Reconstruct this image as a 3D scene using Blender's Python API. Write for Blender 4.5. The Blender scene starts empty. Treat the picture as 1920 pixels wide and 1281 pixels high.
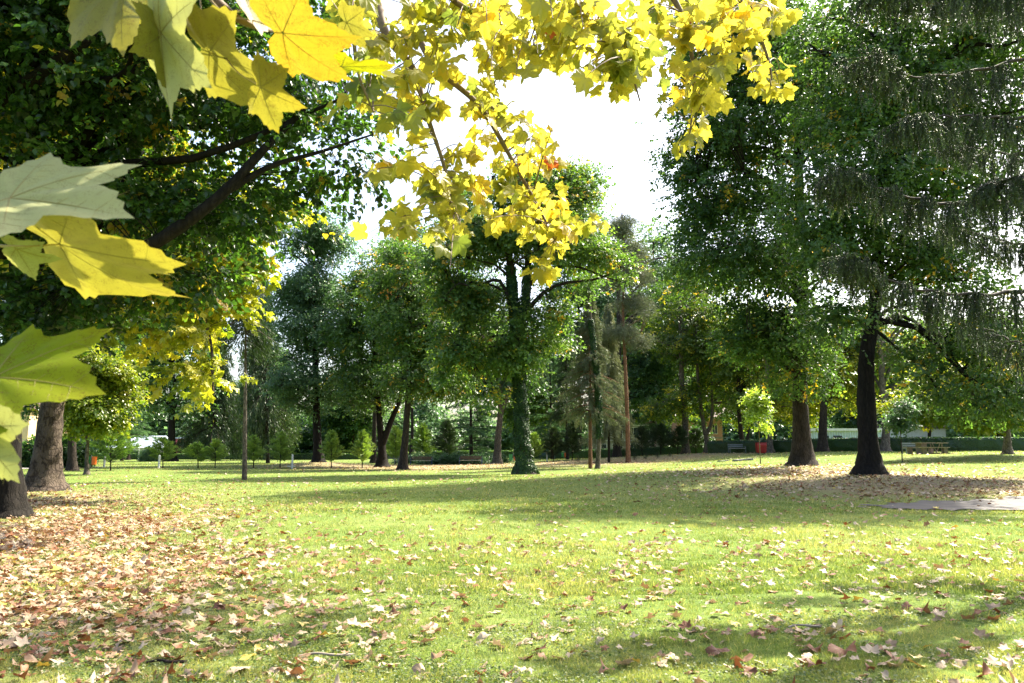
import bpy, math
import numpy as np
from math import radians, sin, cos, pi
from mathutils import Vector

rng = np.random.default_rng(7)
C = bpy.context.scene.collection
S = bpy.context.scene

# ------------------------------------------------------------------ camera, sky, sun, exposure
EYE, F, W0, H0 = 1.6, 1450.0, 1920.0, 1281.0
TH = math.atan(205 / F)
cam_d = bpy.data.cameras.new("Camera")
cam = bpy.data.objects.new("Camera", cam_d)
C.objects.link(cam)
cam.location = (0, 0, EYE)
cam.rotation_euler = (pi / 2 + TH, 0, 0)
cam_d.sensor_fit = 'HORIZONTAL'
cam_d.sensor_width = 36
cam_d.lens = 36 * F / W0
cam_d.clip_start = 0.05
cam_d.clip_end = 3000
cam_d.dof.use_dof = True
cam_d.dof.focus_distance = 14
cam_d.dof.aperture_fstop = 9
S.camera = cam

SUN_EL, SUN_AZ = 50, 50          # azimuth measured from +Y (away from the camera) towards +X
w = bpy.data.worlds.new("World")
S.world = w
w.use_nodes = True
nt = w.node_tree
sky = nt.nodes.new("ShaderNodeTexSky")
sky.sky_type = 'NISHITA'
sky.sun_disc = False
sky.sun_elevation = radians(SUN_EL)
sky.sun_rotation = radians(SUN_AZ)
sky.air_density = 1.0
sky.dust_density = 4.5
sky.ozone_density = 1.0
nt.links.new(sky.outputs[0], nt.nodes["Background"].inputs[0])
nt.nodes["Background"].inputs[1].default_value = 0.135

sd = bpy.data.lights.new("Sun", 'SUN')
sd.energy = 5.0
sd.angle = radians(0.55)
sd.color = (1.0, 0.92, 0.76)
sun = bpy.data.objects.new("Sun", sd)
C.objects.link(sun)
dirv = Vector((sin(radians(SUN_AZ)) * cos(radians(SUN_EL)), cos(radians(SUN_AZ)) * cos(radians(SUN_EL)), sin(radians(SUN_EL))))
sun.rotation_euler = dirv.to_track_quat('Z', 'Y').to_euler()
sun.location = (20, 20, 60)

S.view_settings.view_transform = 'Standard'
S.view_settings.look = 'None'
S.view_settings.gamma = 1
S.view_settings.exposure = 1.85
S.view_settings.use_curve_mapping = False
S.render.engine = 'CYCLES'
S.cycles.max_bounces = 6
S.cycles.diffuse_bounces = 3
S.cycles.glossy_bounces = 2
S.cycles.transmission_bounces = 4
S.cycles.transparent_max_bounces = 6
S.cycles.volume_bounces = 0
S.cycles.caustics_reflective = False
S.cycles.caustics_refractive = False
S.cycles.use_denoising = True

# ------------------------------------------------------------------ where a bearing and a distance meet
def P(px, py, Y):
    v = H0 / 2 - py
    s = Y / (F * cos(TH) - v * sin(TH))
    return np.array([(px - W0 / 2) * s, Y, EYE + (F * sin(TH) + v * cos(TH)) * s])

# (bearing, base row, distance): levels read off the feet of trees, benches, hedge
_cp = [(250, 862, 135), (790, 871, 85), (883, 871, 85), (1635, 897, 32), (1505, 877, 42), (1425, 871, 52), (1735, 850, 52),
       (1350, 847, 78), (1600, 846, 70), (1100, 880, 62), (1178, 870, 74), (1285, 851, 85), (1890, 852, 50), (1157, 860, 92),
       (983, 890, 51.5), (757, 881, 64), (458, 900, 42), (80, 920, 31), (1040, 862, 105), (1900, 846, 66), (1692, 866, 44),
       (600, 862, 135), (-300, 862, 135), (1000, 856, 120), (2400, 850, 60)]
CP = np.array([P(*c) for c in _cp] + [np.array([x, y, 0.0]) for x in (-30, -12, 0, 12, 30) for y in (-20, 2, 10, 20)]
              + [np.array([x, y, zz]) for x, zz in ((-150, 0), (-60, 0), (0, .3), (60, 1.5), (150, 1.5)) for y in (170, 300, 600)])
def height(x, y):
    x = np.asarray(x, float); y = np.asarray(y, float)
    num = np.zeros(np.broadcast(x, y).shape); den = np.zeros_like(num)
    for cx, cy, cz in CP:
        s2 = (2 + 0.06 * abs(cy)) ** 2
        ww = 1.0 / ((x - cx) ** 2 + (y - cy) ** 2 + s2) ** 2
        num += ww * cz; den += ww
    h = num / den
    for mx, my, mr, mh in MOUNDS:
        h = h + mh * np.exp(-((x - mx) ** 2 + (y - my) ** 2) / (mr * mr))
    h = h + 0.015 * (np.sin(x * 1.3 + 2 * np.sin(y * .7)) * np.sin(y * 1.1 + x * .4)) * np.clip(1 - (y - 40) / 60, 0, 1)
    return h
MOUNDS = []
for _px, _py, _Y, _r, _h in ((1635, 897, 32, 2.6, .16), (596, 875, 77, 4, .35), (1505, 877, 42, 2.4, .12)):
    _p = P(_px, _py, _Y); MOUNDS.append((_p[0], _p[1], _r, _h))

def G(px, Y):
    """a point on the ground at this bearing and distance"""
    x = (px - W0 / 2) / F * Y * 0.995
    return np.array([x, Y, float(height(x, Y))])

# ------------------------------------------------------------------ mesh tools
class MB:
    def __init__(s):
        s.v, s.f, s.t, s.m, s.n = [], [], [], [], 0
        s.sm = []
    def add(s, V, Fc, mat=0, tone=0.5, smooth=False):
        V = np.asarray(V, float).reshape(-1, 3); Fc = np.asarray(Fc, int)
        s.v.append(V); s.f.append(Fc + s.n)
        s.t.append(np.broadcast_to(np.asarray(tone, float), (len(V),)))
        s.m.append(np.full(len(Fc), mat)); s.sm.append(np.full(len(Fc), smooth))
        s.n += len(V)
        return s
    def mesh(s, name, mats):
        me = bpy.data.meshes.new(name)
        V = np.concatenate(s.v).astype(np.float32)
        me.vertices.add(len(V)); me.vertices.foreach_set("co", V.ravel())
        sizes = np.concatenate([np.full(len(f), f.shape[1]) for f in s.f])
        loops = np.concatenate([f.ravel() for f in s.f]).astype(np.int32)
        me.loops.add(len(loops)); me.loops.foreach_set("vertex_index", loops)
        me.polygons.add(len(sizes))
        me.polygons.foreach_set("loop_start", np.concatenate([[0], np.cumsum(sizes)[:-1]]).astype(np.int32))
        me.polygons.foreach_set("material_index", np.concatenate(s.m).astype(np.int32))
        me.polygons.foreach_set("use_smooth", np.concatenate(s.sm).astype(bool))
        me.update(calc_edges=True)
        a = me.attributes.new("tone", 'FLOAT', 'POINT')
        a.data.foreach_set("value", np.concatenate(s.t).astype(np.float32))
        for m in (mats if isinstance(mats, (list, tuple)) else [mats]):
            me.materials.append(m)
        return me
    def build(s, name, mats, parent=None, loc=None):
        me = s.mesh(name, mats)
        o = bpy.data.objects.new(name, me); C.objects.link(o)
        if loc is not None: o.location = loc
        if parent is not None:
            o.parent = parent
        return o

def tag(o, label, cat, group=None, kind=None):
    o["label"] = label; o["category"] = cat
    if group: o["group"] = group
    if kind: o["kind"] = kind
    return o
def empty(name, loc=(0, 0, 0), rz=0):
    o = bpy.data.objects.new(name, None); C.objects.link(o)
    o.location = loc; o.rotation_euler = (0, 0, rz); o.empty_display_size = .2
    return o
def structure(o):
    o["kind"] = "structure"; return o
def copy_tree(o, parent=None):
    c = o.copy(); C.objects.link(c); c.parent = parent
    for ch in [k for k in bpy.data.objects if k.parent == o]:
        copy_tree(ch, c)
    return c

def nrm(a):
    return a / np.maximum(np.linalg.norm(a, axis=-1, keepdims=True), 1e-9)

def tubes(mb, Pts, R, sides=6, mat=0, tone=0.5, rough=0.0, lobes=0, smooth=True):
    """Pts (k,n,3), R (k,n): k tapered tubes"""
    Pts = np.asarray(Pts, float); R = np.asarray(R, float)
    if Pts.ndim == 2: Pts = Pts[None]; R = R[None]
    k, n, _ = Pts.shape
    T = np.empty_like(Pts)
    T[:, 1:-1] = Pts[:, 2:] - Pts[:, :-2]; T[:, 0] = Pts[:, 1] - Pts[:, 0]; T[:, -1] = Pts[:, -1] - Pts[:, -2]
    T = nrm(T)
    mean = nrm(Pts[:, -1] - Pts[:, 0])
    ref = np.where(np.abs(mean[:, 2:3]) > 0.75, np.array([[1.0, 0, 0]]), np.array([[0, 0, 1.0]]))[:, None, :]
    A = nrm(np.cross(T, ref)); B = np.cross(T, A)
    ang = np.linspace(0, 2 * pi, sides, endpoint=False)
    rad = R[..., None] * np.ones(sides)
    if lobes:
        # root flare: lobes fade upward along the first tube
        fl = np.exp(-np.linspace(0, 1, n) * 9)[None, :, None]
        rad = rad * (1 + fl * lobes * (0.55 + 0.45 * np.sin(ang * 5 + 1.3) + .2 * np.sin(ang * 3)))
    if rough:
        rad = rad * (1 + rough * rng.normal(0, 1, rad.shape))
    V = Pts[:, :, None, :] + rad[..., None] * (A[:, :, None, :] * np.cos(ang)[None, None, :, None] + B[:, :, None, :] * np.sin(ang)[None, None, :, None])
    idx = np.arange(k * n * sides).reshape(k, n, sides)
    a = idx[:, :-1]; b = idx[:, 1:]
    Fq = np.stack([a, np.roll(a, -1, 2), np.roll(b, -1, 2), b], -1).reshape(-1, 4)
    if not np.isscalar(tone): tone = np.broadcast_to(np.asarray(tone).reshape(k, n, 1), (k, n, sides)).ravel()
    mb.add(V.reshape(-1, 3), Fq, mat, tone, smooth)

def bez(a, b, c, n, d=None):
    t = np.linspace(0, 1, n)[:, None]
    a, b, c = (np.asarray(q, float)[..., None, :] for q in (a, b, c))
    if d is None: return (1 - t) ** 2 * a + 2 * t * (1 - t) * b + t * t * c
    d = np.asarray(d, float)[..., None, :]
    return (1 - t) ** 3 * a + 3 * t * (1 - t) ** 2 * b + 3 * t * t * (1 - t) * c + t ** 3 * d

def resample(pts, n):
    """smooth curve through the given points"""
    pts = np.asarray(pts, float)
    m = len(pts)
    e = np.concatenate([[2 * pts[0] - pts[1]], pts, [2 * pts[-1] - pts[-2]]])
    u = np.linspace(0, m - 1 - 1e-6, n); i = u.astype(int); t = (u - i)[:, None]
    p0, p1, p2, p3 = e[i], e[i + 1], e[i + 2], e[i + 3]
    return 0.5 * (2 * p1 + (p2 - p0) * t + (2 * p0 - 5 * p1 + 4 * p2 - p3) * t * t + (3 * p1 - p0 - 3 * p2 + p3) * t ** 3)

# leaf shapes: tip along +y, upper face +z, stalk at the origin
KITE = (np.array([[0, 0, 0], [.42, .42, .10], [0, 1, -.05], [-.42, .42, .10]]), np.array([[0, 1, 2], [0, 2, 3]]))
HEART = (np.array([[0, 0, 0], [.38, .0, .06], [.52, .34, .10], [.30, .74, .06], [0, 1.08, -.08], [-.30, .74, .06], [-.52, .34, .10], [-.38, .0, .06], [0, .45, 0]]),
         np.array([[0, 1, 8], [1, 2, 8], [2, 3, 8], [3, 4, 8], [4, 5, 8], [5, 6, 8], [6, 7, 8], [7, 0, 8]]))
NEEDLE = (np.array([[-.5, 0, 0], [.5, 0, 0], [0, 1, 0]]), np.array([[0, 1, 2]]))

_half = [(0, 1.0), (4, .88), (8, .87), (10, .80), (15, .80), (18, .72), (24, .66), (29, .61), (33, .66), (37, .72), (40, .72), (44, .82), (48, .84), (52, .97), (56, .85), (61, .86), (64, .77),
         (70, .76), (74, .68), (82, .60), (88, .59), (94, .66), (98, .65), (104, .75), (109, .62), (116, .62), (120, .52), (132, .46), (138, .38), (152, .28), (170, .12)]
def lobed_outline(points):
    th = [a for a, r in points] + [360 - a for a, r in points[::-1] if a > 0]
    r = [r for a, r in points] + [r for a, r in points[::-1] if a > 0]
    th = np.radians(th); r = np.array(r)
    return np.stack([np.sin(th) * r, np.cos(th) * r], 1)
OUT_FULL = lobed_outline(_half)
OUT_LOW = lobed_outline([(0, 1), (14, .76), (28, .60), (50, .94), (64, .76), (82, .56), (104, .72), (125, .46), (165, .12)])
def plane_leaf(outline, rings=1, curl=.12, fold=.1, droop=.15, seed=0):
    r = np.random.default_rng(seed)
    k = len(outline)
    V = [np.zeros((1, 2))] + [outline * (j / rings) for j in range(1, rings + 1)]
    V = np.concatenate(V)
    rr = np.linalg.norm(V, axis=1); th = np.arctan2(V[:, 0], V[:, 1])
    z = curl * rr ** 2 * np.cos(th * 2 + r.uniform(0, 6)) * .8 - droop * rr ** 2 + fold * np.abs(V[:, 0]) * (1 - rr * .6)
    z += curl * .55 * rr * np.sin(th * 3.6 + r.uniform(0, 6)) * rr
    z += .03 * rr * np.sin(th * 9 + r.uniform(0, 6))
    V3 = np.column_stack([V, z])
    Fs = [[0, 1 + (i + 1) % k, 1 + i] for i in range(k)]
    for j in range(rings - 1):
        b0, b1 = 1 + j * k, 1 + (j + 1) * k
        for i in range(k):
            i2 = (i + 1) % k
            Fs += [[b0 + i, b0 + i2, b1 + i], [b0 + i2, b1 + i2, b1 + i]]
    return V3, np.array(Fs)
PLANE_MID = [plane_leaf(OUT_FULL, 2, .25, .18, .25, s) for s in range(5)]
PLANE_LOW = [plane_leaf(OUT_LOW, 1, .25, .15, .25, s) for s in range(4)]

def leaves(mb, Cn, axis, normal, size, tone, shape=KITE, mat=0, aspect=1.0, smooth=False):
    V0, F0 = shape
    n = len(Cn)
    if n == 0: return
    a = nrm(axis); s = nrm(np.cross(a, normal)); nn = np.cross(s, a)
    size = np.broadcast_to(size, (n,))[:, None, None]
    V = Cn[:, None, :] + size * (V0[None, :, 0:1] * aspect * s[:, None, :] + V0[None, :, 1:2] * a[:, None, :] + V0[None, :, 2:3] * nn[:, None, :])
    Fi = (F0[None] + (np.arange(n) * len(V0))[:, None, None]).reshape(-1, F0.shape[1])
    tone = np.repeat(np.broadcast_to(tone, (n,)), len(V0))
    mb.add(V.reshape(-1, 3), Fi, mat, tone, smooth)

# ------------------------------------------------------------------ materials
def new_mat(name):
    m = bpy.data.materials.new(name); m.use_nodes = True
    n = m.node_tree.nodes; l = m.node_tree.links
    b = n["Principled BSDF"]
    return m, n, l, b
def ramp(n, stops, interp='LINEAR'):
    r = n.new("ShaderNodeValToRGB"); r.color_ramp.interpolation = interp
    e = r.color_ramp.elements
    while len(e) < len(stops): e.new(.5)
    for i, (p, c) in enumerate(stops):
        e[i].position = p; e[i].color = (*c, 1)
    return r
def leaf_mat(name, stops, transl=.5, rough=.36, spec=.55, tint=(1.5, 1.6, .6), mottled=0, scale=60):
    m, n, l, b = new_mat(name)
    at = n.new("ShaderNodeAttribute"); at.attribute_name = "tone"
    r = ramp(n, stops); l.new(at.outputs["Fac"], r.inputs[0])
    col = r.outputs[0]
    if mottled:
        tc = n.new("ShaderNodeTexCoord"); no = n.new("ShaderNodeTexNoise"); no.inputs["Scale"].default_value = scale
        no.inputs["Detail"].default_value = 5; no.inputs["Roughness"].default_value = .7
        l.new(tc.outputs["Object"], no.inputs["Vector"])
        rr = ramp(n, [(.30, (1 - mottled, 1 - mottled * 1.3, 1 - mottled)), (.46, (1, 1, 1)), (.7, (1 + mottled * .3, 1 + mottled * .2, 1))])
        l.new(no.outputs["Fac"], rr.inputs[0])
        mx = n.new("ShaderNodeMix"); mx.data_type = 'RGBA'; mx.blend_type = 'MULTIPLY'; mx.inputs["Factor"].default_value = 1
        l.new(col, mx.inputs["A"]); l.new(rr.outputs[0], mx.inputs["B"]); col = mx.outputs["Result"]
        vo = n.new("ShaderNodeTexVoronoi"); vo.inputs["Scale"].default_value = 330; l.new(tc.outputs["Object"], vo.inputs["Vector"])
        n4 = n.new("ShaderNodeTexNoise"); n4.inputs["Scale"].default_value = 45; l.new(tc.outputs["Object"], n4.inputs["Vector"])
        sb = n.new("ShaderNodeMath"); sb.operation = 'SUBTRACT'; l.new(vo.outputs["Distance"], sb.inputs[0]); l.new(n4.outputs["Fac"], sb.inputs[1])
        r5 = ramp(n, [(.0, (mottled * 3.2,) * 3), (.06, (0, 0, 0))]); ad = n.new("ShaderNodeMath"); ad.operation = 'ADD'; ad.inputs[1].default_value = .30
        l.new(sb.outputs[0], ad.inputs[0]); l.new(ad.outputs[0], r5.inputs[0])
        m5 = n.new("ShaderNodeMix"); m5.data_type = 'RGBA'; l.new(r5.outputs[0], m5.inputs["Factor"]); l.new(col, m5.inputs["A"]); m5.inputs["B"].default_value = (.10, .06, .012, 1)
        col = m5.outputs["Result"]
        bp = n.new("ShaderNodeBump"); bp.inputs["Strength"].default_value = .25; bp.inputs["Distance"].default_value = .002
        l.new(no.outputs["Fac"], bp.inputs["Height"]); l.new(bp.outputs[0], b.inputs["Normal"])
    l.new(col, b.inputs["Base Color"])
    b.inputs["Roughness"].default_value = rough
    b.inputs["Specular IOR Level"].default_value = spec
    tr = n.new("ShaderNodeBsdfTranslucent")
    mm = n.new("ShaderNodeMix"); mm.data_type = 'RGBA'; mm.blend_type = 'MULTIPLY'; mm.inputs["Factor"].default_value = 1
    l.new(col, mm.inputs["A"]); mm.inputs["B"].default_value = (*tint, 1)
    l.new(mm.outputs["Result"], tr.inputs["Color"])
    mix = n.new("ShaderNodeMixShader"); mix.inputs[0].default_value = transl
    l.new(b.outputs[0], mix.inputs[1]); l.new(tr.outputs[0], mix.inputs[2])
    l.new(mix.outputs[0], n["Material Output"].inputs[0])
    return m
def bark_mat(name, dark, light, scale=6, stretch=.25, bump=.5, patches=None):
    m, n, l, b = new_mat(name)
    tc = n.new("ShaderNodeTexCoord"); mp = n.new("ShaderNodeMapping"); mp.inputs["Scale"].default_value = (1, 1, stretch)
    l.new(tc.outputs["Object"], mp.inputs[0])
    vo = n.new("ShaderNodeTexVoronoi"); vo.inputs["Scale"].default_value = scale * 2.2; vo.feature = 'DISTANCE_TO_EDGE'
    no = n.new("ShaderNodeTexNoise"); no.inputs["Scale"].default_value = scale; no.inputs["Detail"].default_value = 8; no.inputs["Roughness"].default_value = .65
    l.new(mp.outputs[0], no.inputs["Vector"])
    wv = n.new("ShaderNodeMix"); wv.data_type = 'RGBA'; wv.inputs["Factor"].default_value = .22
    l.new(mp.outputs[0], wv.inputs["A"]); l.new(no.outputs["Color"], wv.inputs["B"]); l.new(wv.outputs["Result"], vo.inputs["Vector"])
    r1 = ramp(n, [(.25, dark), (.75, light)]); l.new(no.outputs["Fac"], r1.inputs[0])
    r2 = ramp(n, [(0, (.35, .32, .3)), (.18, (1, 1, 1))]); l.new(vo.outputs["Distance"], r2.inputs[0])
    mx = n.new("ShaderNodeMix"); mx.data_type = 'RGBA'; mx.blend_type = 'MULTIPLY'; mx.inputs["Factor"].default_value = .85
    l.new(r1.outputs[0], mx.inputs["A"]); l.new(r2.outputs[0], mx.inputs["B"])
    col = mx.outputs["Result"]
    if patches:
        n2 = n.new("ShaderNodeTexNoise"); n2.inputs["Scale"].default_value = 2.6; n2.inputs["Detail"].default_value = 4
        l.new(mp.outputs[0], n2.inputs["Vector"])
        r3 = ramp(n, [(.52, (0, 0, 0)), (.58, (1, 1, 1))]); l.new(n2.outputs["Fac"], r3.inputs[0])
        m2 = n.new("ShaderNodeMix"); m2.data_type = 'RGBA'; l.new(r3.outputs[0], m2.inputs["Factor"])
        l.new(col, m2.inputs["A"]); m2.inputs["B"].default_value = (*patches, 1); col = m2.outputs["Result"]
    l.new(col, b.inputs["Base Color"]); b.inputs["Roughness"].default_value = .9; b.inputs["Specular IOR Level"].default_value = .2
    ad = n.new("ShaderNodeMath"); ad.operation = 'ADD'; l.new(r2.outputs[0], ad.inputs[0]); l.new(no.outputs["Fac"], ad.inputs[1])
    bp = n.new("ShaderNodeBump"); bp.inputs["Strength"].default_value = bump; bp.inputs["Distance"].default_value = .04
    l.new(ad.outputs[0], bp.inputs["Height"]); l.new(bp.outputs[0], b.inputs["Normal"])
    return m
def solid(name, col, rough=.6, noise=.15, scale=8, metal=0, bump=0):
    m, n, l, b = new_mat(name)
    tc = n.new("ShaderNodeTexCoord"); no = n.new("ShaderNodeTexNoise"); no.inputs["Scale"].default_value = scale; no.inputs["Detail"].default_value = 6
    l.new(tc.outputs["Object"], no.inputs["Vector"])
    c = np.array(col)
    r = ramp(n, [(.3, tuple(c * (1 - noise))), (.7, tuple(np.minimum(c * (1 + noise), 1)))]); l.new(no.outputs["Fac"], r.inputs[0])
    l.new(r.outputs[0], b.inputs["Base Color"]); b.inputs["Roughness"].default_value = rough; b.inputs["Metallic"].default_value = metal
    if bump:
        bp = n.new("ShaderNodeBump"); bp.inputs["Strength"].default_value = bump; bp.inputs["Distance"].default_value = .02
        l.new(no.outputs["Fac"], bp.inputs["Height"]); l.new(bp.outputs[0], b.inputs["Normal"])
    return m

DKG, MDG, LTG, YEL, ORG = (.028, .065, .02), (.08, .155, .042), (.16, .23, .06), (.46, .38, .035), (.52, .22, .05)
M = {}
M['green'] = leaf_mat("broad leaves", [(0, DKG), (.5, MDG), (.86, LTG), (.94, YEL), (1, ORG)])
M['lime'] = leaf_mat("lime leaves", [(0, (.018, .04, .012)), (.5, (.045, .105, .02)), (.85, (.11, .2, .03)), (.95, (.42, .36, .04)), (1, (.35, .14, .04))], rough=.32)
M['darkgreen'] = leaf_mat("dark leaves", [(0, (.024, .058, .02)), (.55, (.06, .13, .042)), (.92, (.12, .20, .055)), (1, YEL)], transl=.45)
M['bluegreen'] = leaf_mat("blue green leaves", [(0, (.04, .08, .04)), (.6, (.10, .175, .085)), (1, (.20, .29, .13))], tint=(1.2, 1.4, .9))  # its pale end also stands in for haze on far trees
M['yellowgreen'] = leaf_mat("yellow green leaves", [(0, (.05, .10, .014)), (.35, (.12, .18, .02)), (.65, (.26, .28, .03)), (1, (.48, .40, .04))])
M['yellow'] = leaf_mat("yellow plane leaves", [(0, (.12, .17, .035)), (.3, (.28, .29, .05)), (.75, (.52, .44, .06)), (.95, (.56, .40, .04)), (1, (.42, .10, .03))], transl=.68, tint=(1.3, 1.28, .75), rough=.4)
M['needle'] = leaf_mat("spruce needles", [(0, (.022, .045, .016)), (.6, (.06, .105, .035)), (1, (.16, .22, .075))], transl=.2, tint=(1.2, 1.3, .6), rough=.5)
M['greyneedle'] = leaf_mat("grey needles", [(0, (.06, .08, .045)), (.6, (.14, .17, .10)), (1, (.26, .28, .16))], transl=.25, tint=(1.1, 1.1, .8), rough=.6)
M['young'] = leaf_mat("young conifer needles", [(0, (.07, .14, .035)), (.5, (.17, .28, .06)), (1, (.32, .42, .10))], transl=.35, rough=.5)
M['limegreen'] = leaf_mat("lime green leaves", [(0, (.12, .21, .04)), (.5, (.27, .35, .08)), (1, (.40, .45, .11))])
M['spruce_near'] = leaf_mat("near spruce needles", [(0, (.014, .028, .010)), (.4, (.045, .075, .025)), (.7, (.10, .15, .045)), (1, (.22, .29, .10))], transl=.15, tint=(1.2, 1.3, .6), rough=.45)
M['ivy'] = leaf_mat("ivy leaves", [(0, (.015, .04, .012)), (.7, (.04, .09, .02)), (1, (.12, .2, .04))], transl=.2, rough=.42, spec=.35)
M['grass'] = leaf_mat("grass blades", [(0, (.06, .11, .03)), (.4, (.14, .195, .055)), (.75, (.30, .30, .12)), (1, (.52, .46, .24))], transl=.5, tint=(1.3, 1.35, .6), rough=.5)
M['fallen'] = leaf_mat("fallen leaves", [(0, (.10, .035, .015)), (.25, (.25, .10, .04)), (.45, (.28, .18, .10)), (.7, (.36, .27, .18)), (.9, (.44, .36, .25)), (1, (.50, .38, .07))], transl=.18, tint=(1.1, .9, .7), rough=.6)
M['big_yellow'] = leaf_mat("yellow leaf blade", [(0, (.18, .175, .034)), (.5, (.24, .215, .034)), (1, (.33, .22, .02))], transl=.45, tint=(1.05, 1.05, .6), mottled=.22, scale=70)
M['big_pale'] = leaf_mat("pale leaf underside", [(0, (.28, .30, .13)), (1, (.38, .38, .22))], transl=.33, tint=(1.0, 1.0, .45), mottled=.12, scale=50, rough=.65, spec=.2)
M['big_green'] = leaf_mat("green yellow leaf blade", [(0, (.10, .17, .010)), (.5, (.20, .24, .012)), (1, (.32, .28, .015))], transl=.5, tint=(1.2, 1.15, .4), mottled=.25, scale=16, rough=.65, spec=.2)
M['vein'] = solid("leaf veins", (.22, .18, .05), .7)
M['petiole'] = solid("leaf stalk", (.30, .22, .07), .5)
M['bark_dark'] = bark_mat("dark bark", (.018, .014, .011), (.065, .05, .04), 5)
M['bark_black'] = bark_mat("silhouette dark bark", (.006, .005, .004), (.022, .018, .014), 5)  # near black: the backlit silhouette is put into the bark colour
M['bark_grey'] = bark_mat("grey brown bark", (.07, .055, .042), (.20, .17, .14), 4, .5, .4)
M['bark_plane'] = bark_mat("mottled plane bark", (.02, .015, .012), (.15, .115, .09), 4, .55, 1.0, patches=(.11, .085, .065))
M['bark_red'] = bark_mat("red pine bark", (.13, .06, .035), (.32, .17, .10), 6, .4)
M['bark_twig'] = solid("twig bark", (.16, .11, .07), .8, .3, 30)
M['bark_twig_dark'] = solid("dark twig bark", (.045, .032, .022), .8, .3, 30)

# ------------------------------------------------------------------ ground
def zone(x, y):
    """0..1 how thickly fallen leaves cover the lawn here"""
    x = np.asarray(x, float); y = np.asarray(y, float)
    def spot(px, Y, rx, ry, a):
        cx = (px - 960) / F * Y
        return a * np.exp(-(((x - cx) / rx) ** 2 + ((y - Y) / ry) ** 2))
    z = spot(-40, 23, 4.3, 7, .95) + spot(-30, 14, 2.5, 5.5, .95)  + spot(300, 21, 3, 4, .15) + spot(40, 8.5, 1.7, 3.4, .8) + spot(200, 7, 2.0, 2, .3)
    z += spot(1640, 30, 4.5, 3.5, 1.0) + spot(1760, 27, 5, 2.2, .8) + spot(1900, 29, 5, 3, .9) + spot(1480, 38, 5, 4, .75) + spot(1380, 30, 5, 5, .35)
    z += spot(600, 74, 6, 6, .8) + spot(720, 70, 7, 7, .9) + spot(830, 72, 6, 9, .8) + spot(960, 76, 9, 9, .7) + spot(1150, 78, 10, 8, .6) + spot(1350, 76, 14, 5, .6)
    n = .5 + .5 * np.sin(x * .9 + 1.7 * np.sin(y * .31)) * np.sin(y * .6 + 1.3 * np.sin(x * .5))
    return np.clip(z * (.75 + .5 * n), 0, 1)

def axis_pts(lims):
    out = [lims[0][0]]
    for a, b, st in lims:
        out += list(np.arange(a, b, st)[1:]) + [b]
    return np.array(out)
gx = axis_pts([(-900, -200, 100), (-200, -60, 10), (-60, -16, 2), (-16, 16, .25), (16, 60, 1), (60, 200, 10), (200, 900, 100)])
gy = axis_pts([(-60, 0, 5), (0, 4, .5), (4, 14, .12), (14, 40, .4), (40, 120, 1.5), (120, 200, 10), (200, 1200, 100)])
X, Y = np.meshgrid(gx, gy)
Z = height(X, Y) + .012 * np.sin(X * 9 + 3 * np.sin(Y * 4)) * np.sin(Y * 8 + 2 * np.sin(X * 5)) * (Y < 30)
ny, nx = X.shape
idx = np.arange(nx * ny).reshape(ny, nx)
gm = MB().add(np.stack([X, Y, Z], -1).reshape(-1, 3), np.stack([idx[:-1, :-1], idx[:-1, 1:], idx[1:, 1:], idx[1:, :-1]], -1).reshape(-1, 4), 0, zone(X, Y).ravel(), True)
m, n, l, b = new_mat("lawn soil and turf")
tc = n.new("ShaderNodeTexCoord")
def noise(sc, det=6, rough=.6):
    q = n.new("ShaderNodeTexNoise"); q.inputs["Scale"].default_value = sc; q.inputs["Detail"].default_value = det; q.inputs["Roughness"].default_value = rough
    l.new(tc.outputs["Object"], q.inputs["Vector"]); return q
n1, n2, n3 = noise(.22), noise(6, 8, .75), noise(38, 4, .8)
r1 = ramp(n, [(.32, (.08, .14, .03)), (.5, (.13, .18, .04)), (.68, (.22, .22, .08))]); l.new(n1.outputs["Fac"], r1.inputs[0])
r2 = ramp(n, [(.35, (.05, .085, .02)), (.5, (.11, .17, .03)), (.7, (.26, .24, .09))]); l.new(n2.outputs["Fac"], r2.inputs[0])
mx = n.new("ShaderNodeMix"); mx.data_type = 'RGBA'; mx.inputs["Factor"].default_value = .5
l.new(r1.outputs[0], mx.inputs["A"]); l.new(r2.outputs[0], mx.inputs["B"])
at = n.new("ShaderNodeAttribute"); at.attribute_name = "tone"
r3 = ramp(n, [(.40, (.10, .07, .04)), (.52, (.30, .22, .13)), (.66, (.44, .36, .22))]); l.new(n3.outputs["Fac"], r3.inputs[0])
ml = n.new("ShaderNodeMath"); ml.operation = 'MULTIPLY'; l.new(at.outputs["Fac"], ml.inputs[0]); ml.inputs[1].default_value = .8
m2 = n.new("ShaderNodeMix"); m2.data_type = 'RGBA'; l.new(ml.outputs[0], m2.inputs["Factor"])
l.new(mx.outputs["Result"], m2.inputs["A"]); l.new(r3.outputs[0], m2.inputs["B"])
l.new(m2.outputs["Result"], b.inputs["Base Color"]); b.inputs["Roughness"].default_value = .95; b.inputs["Specular IOR Level"].default_value = .1
bp = n.new("ShaderNodeBump"); bp.inputs["Strength"].default_value = .7; bp.inputs["Distance"].default_value = .03
l.new(n2.outputs["Fac"], bp.inputs["Height"]); l.new(bp.outputs[0], b.inputs["Normal"])
ground = structure(gm.build("ground", m))

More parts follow.
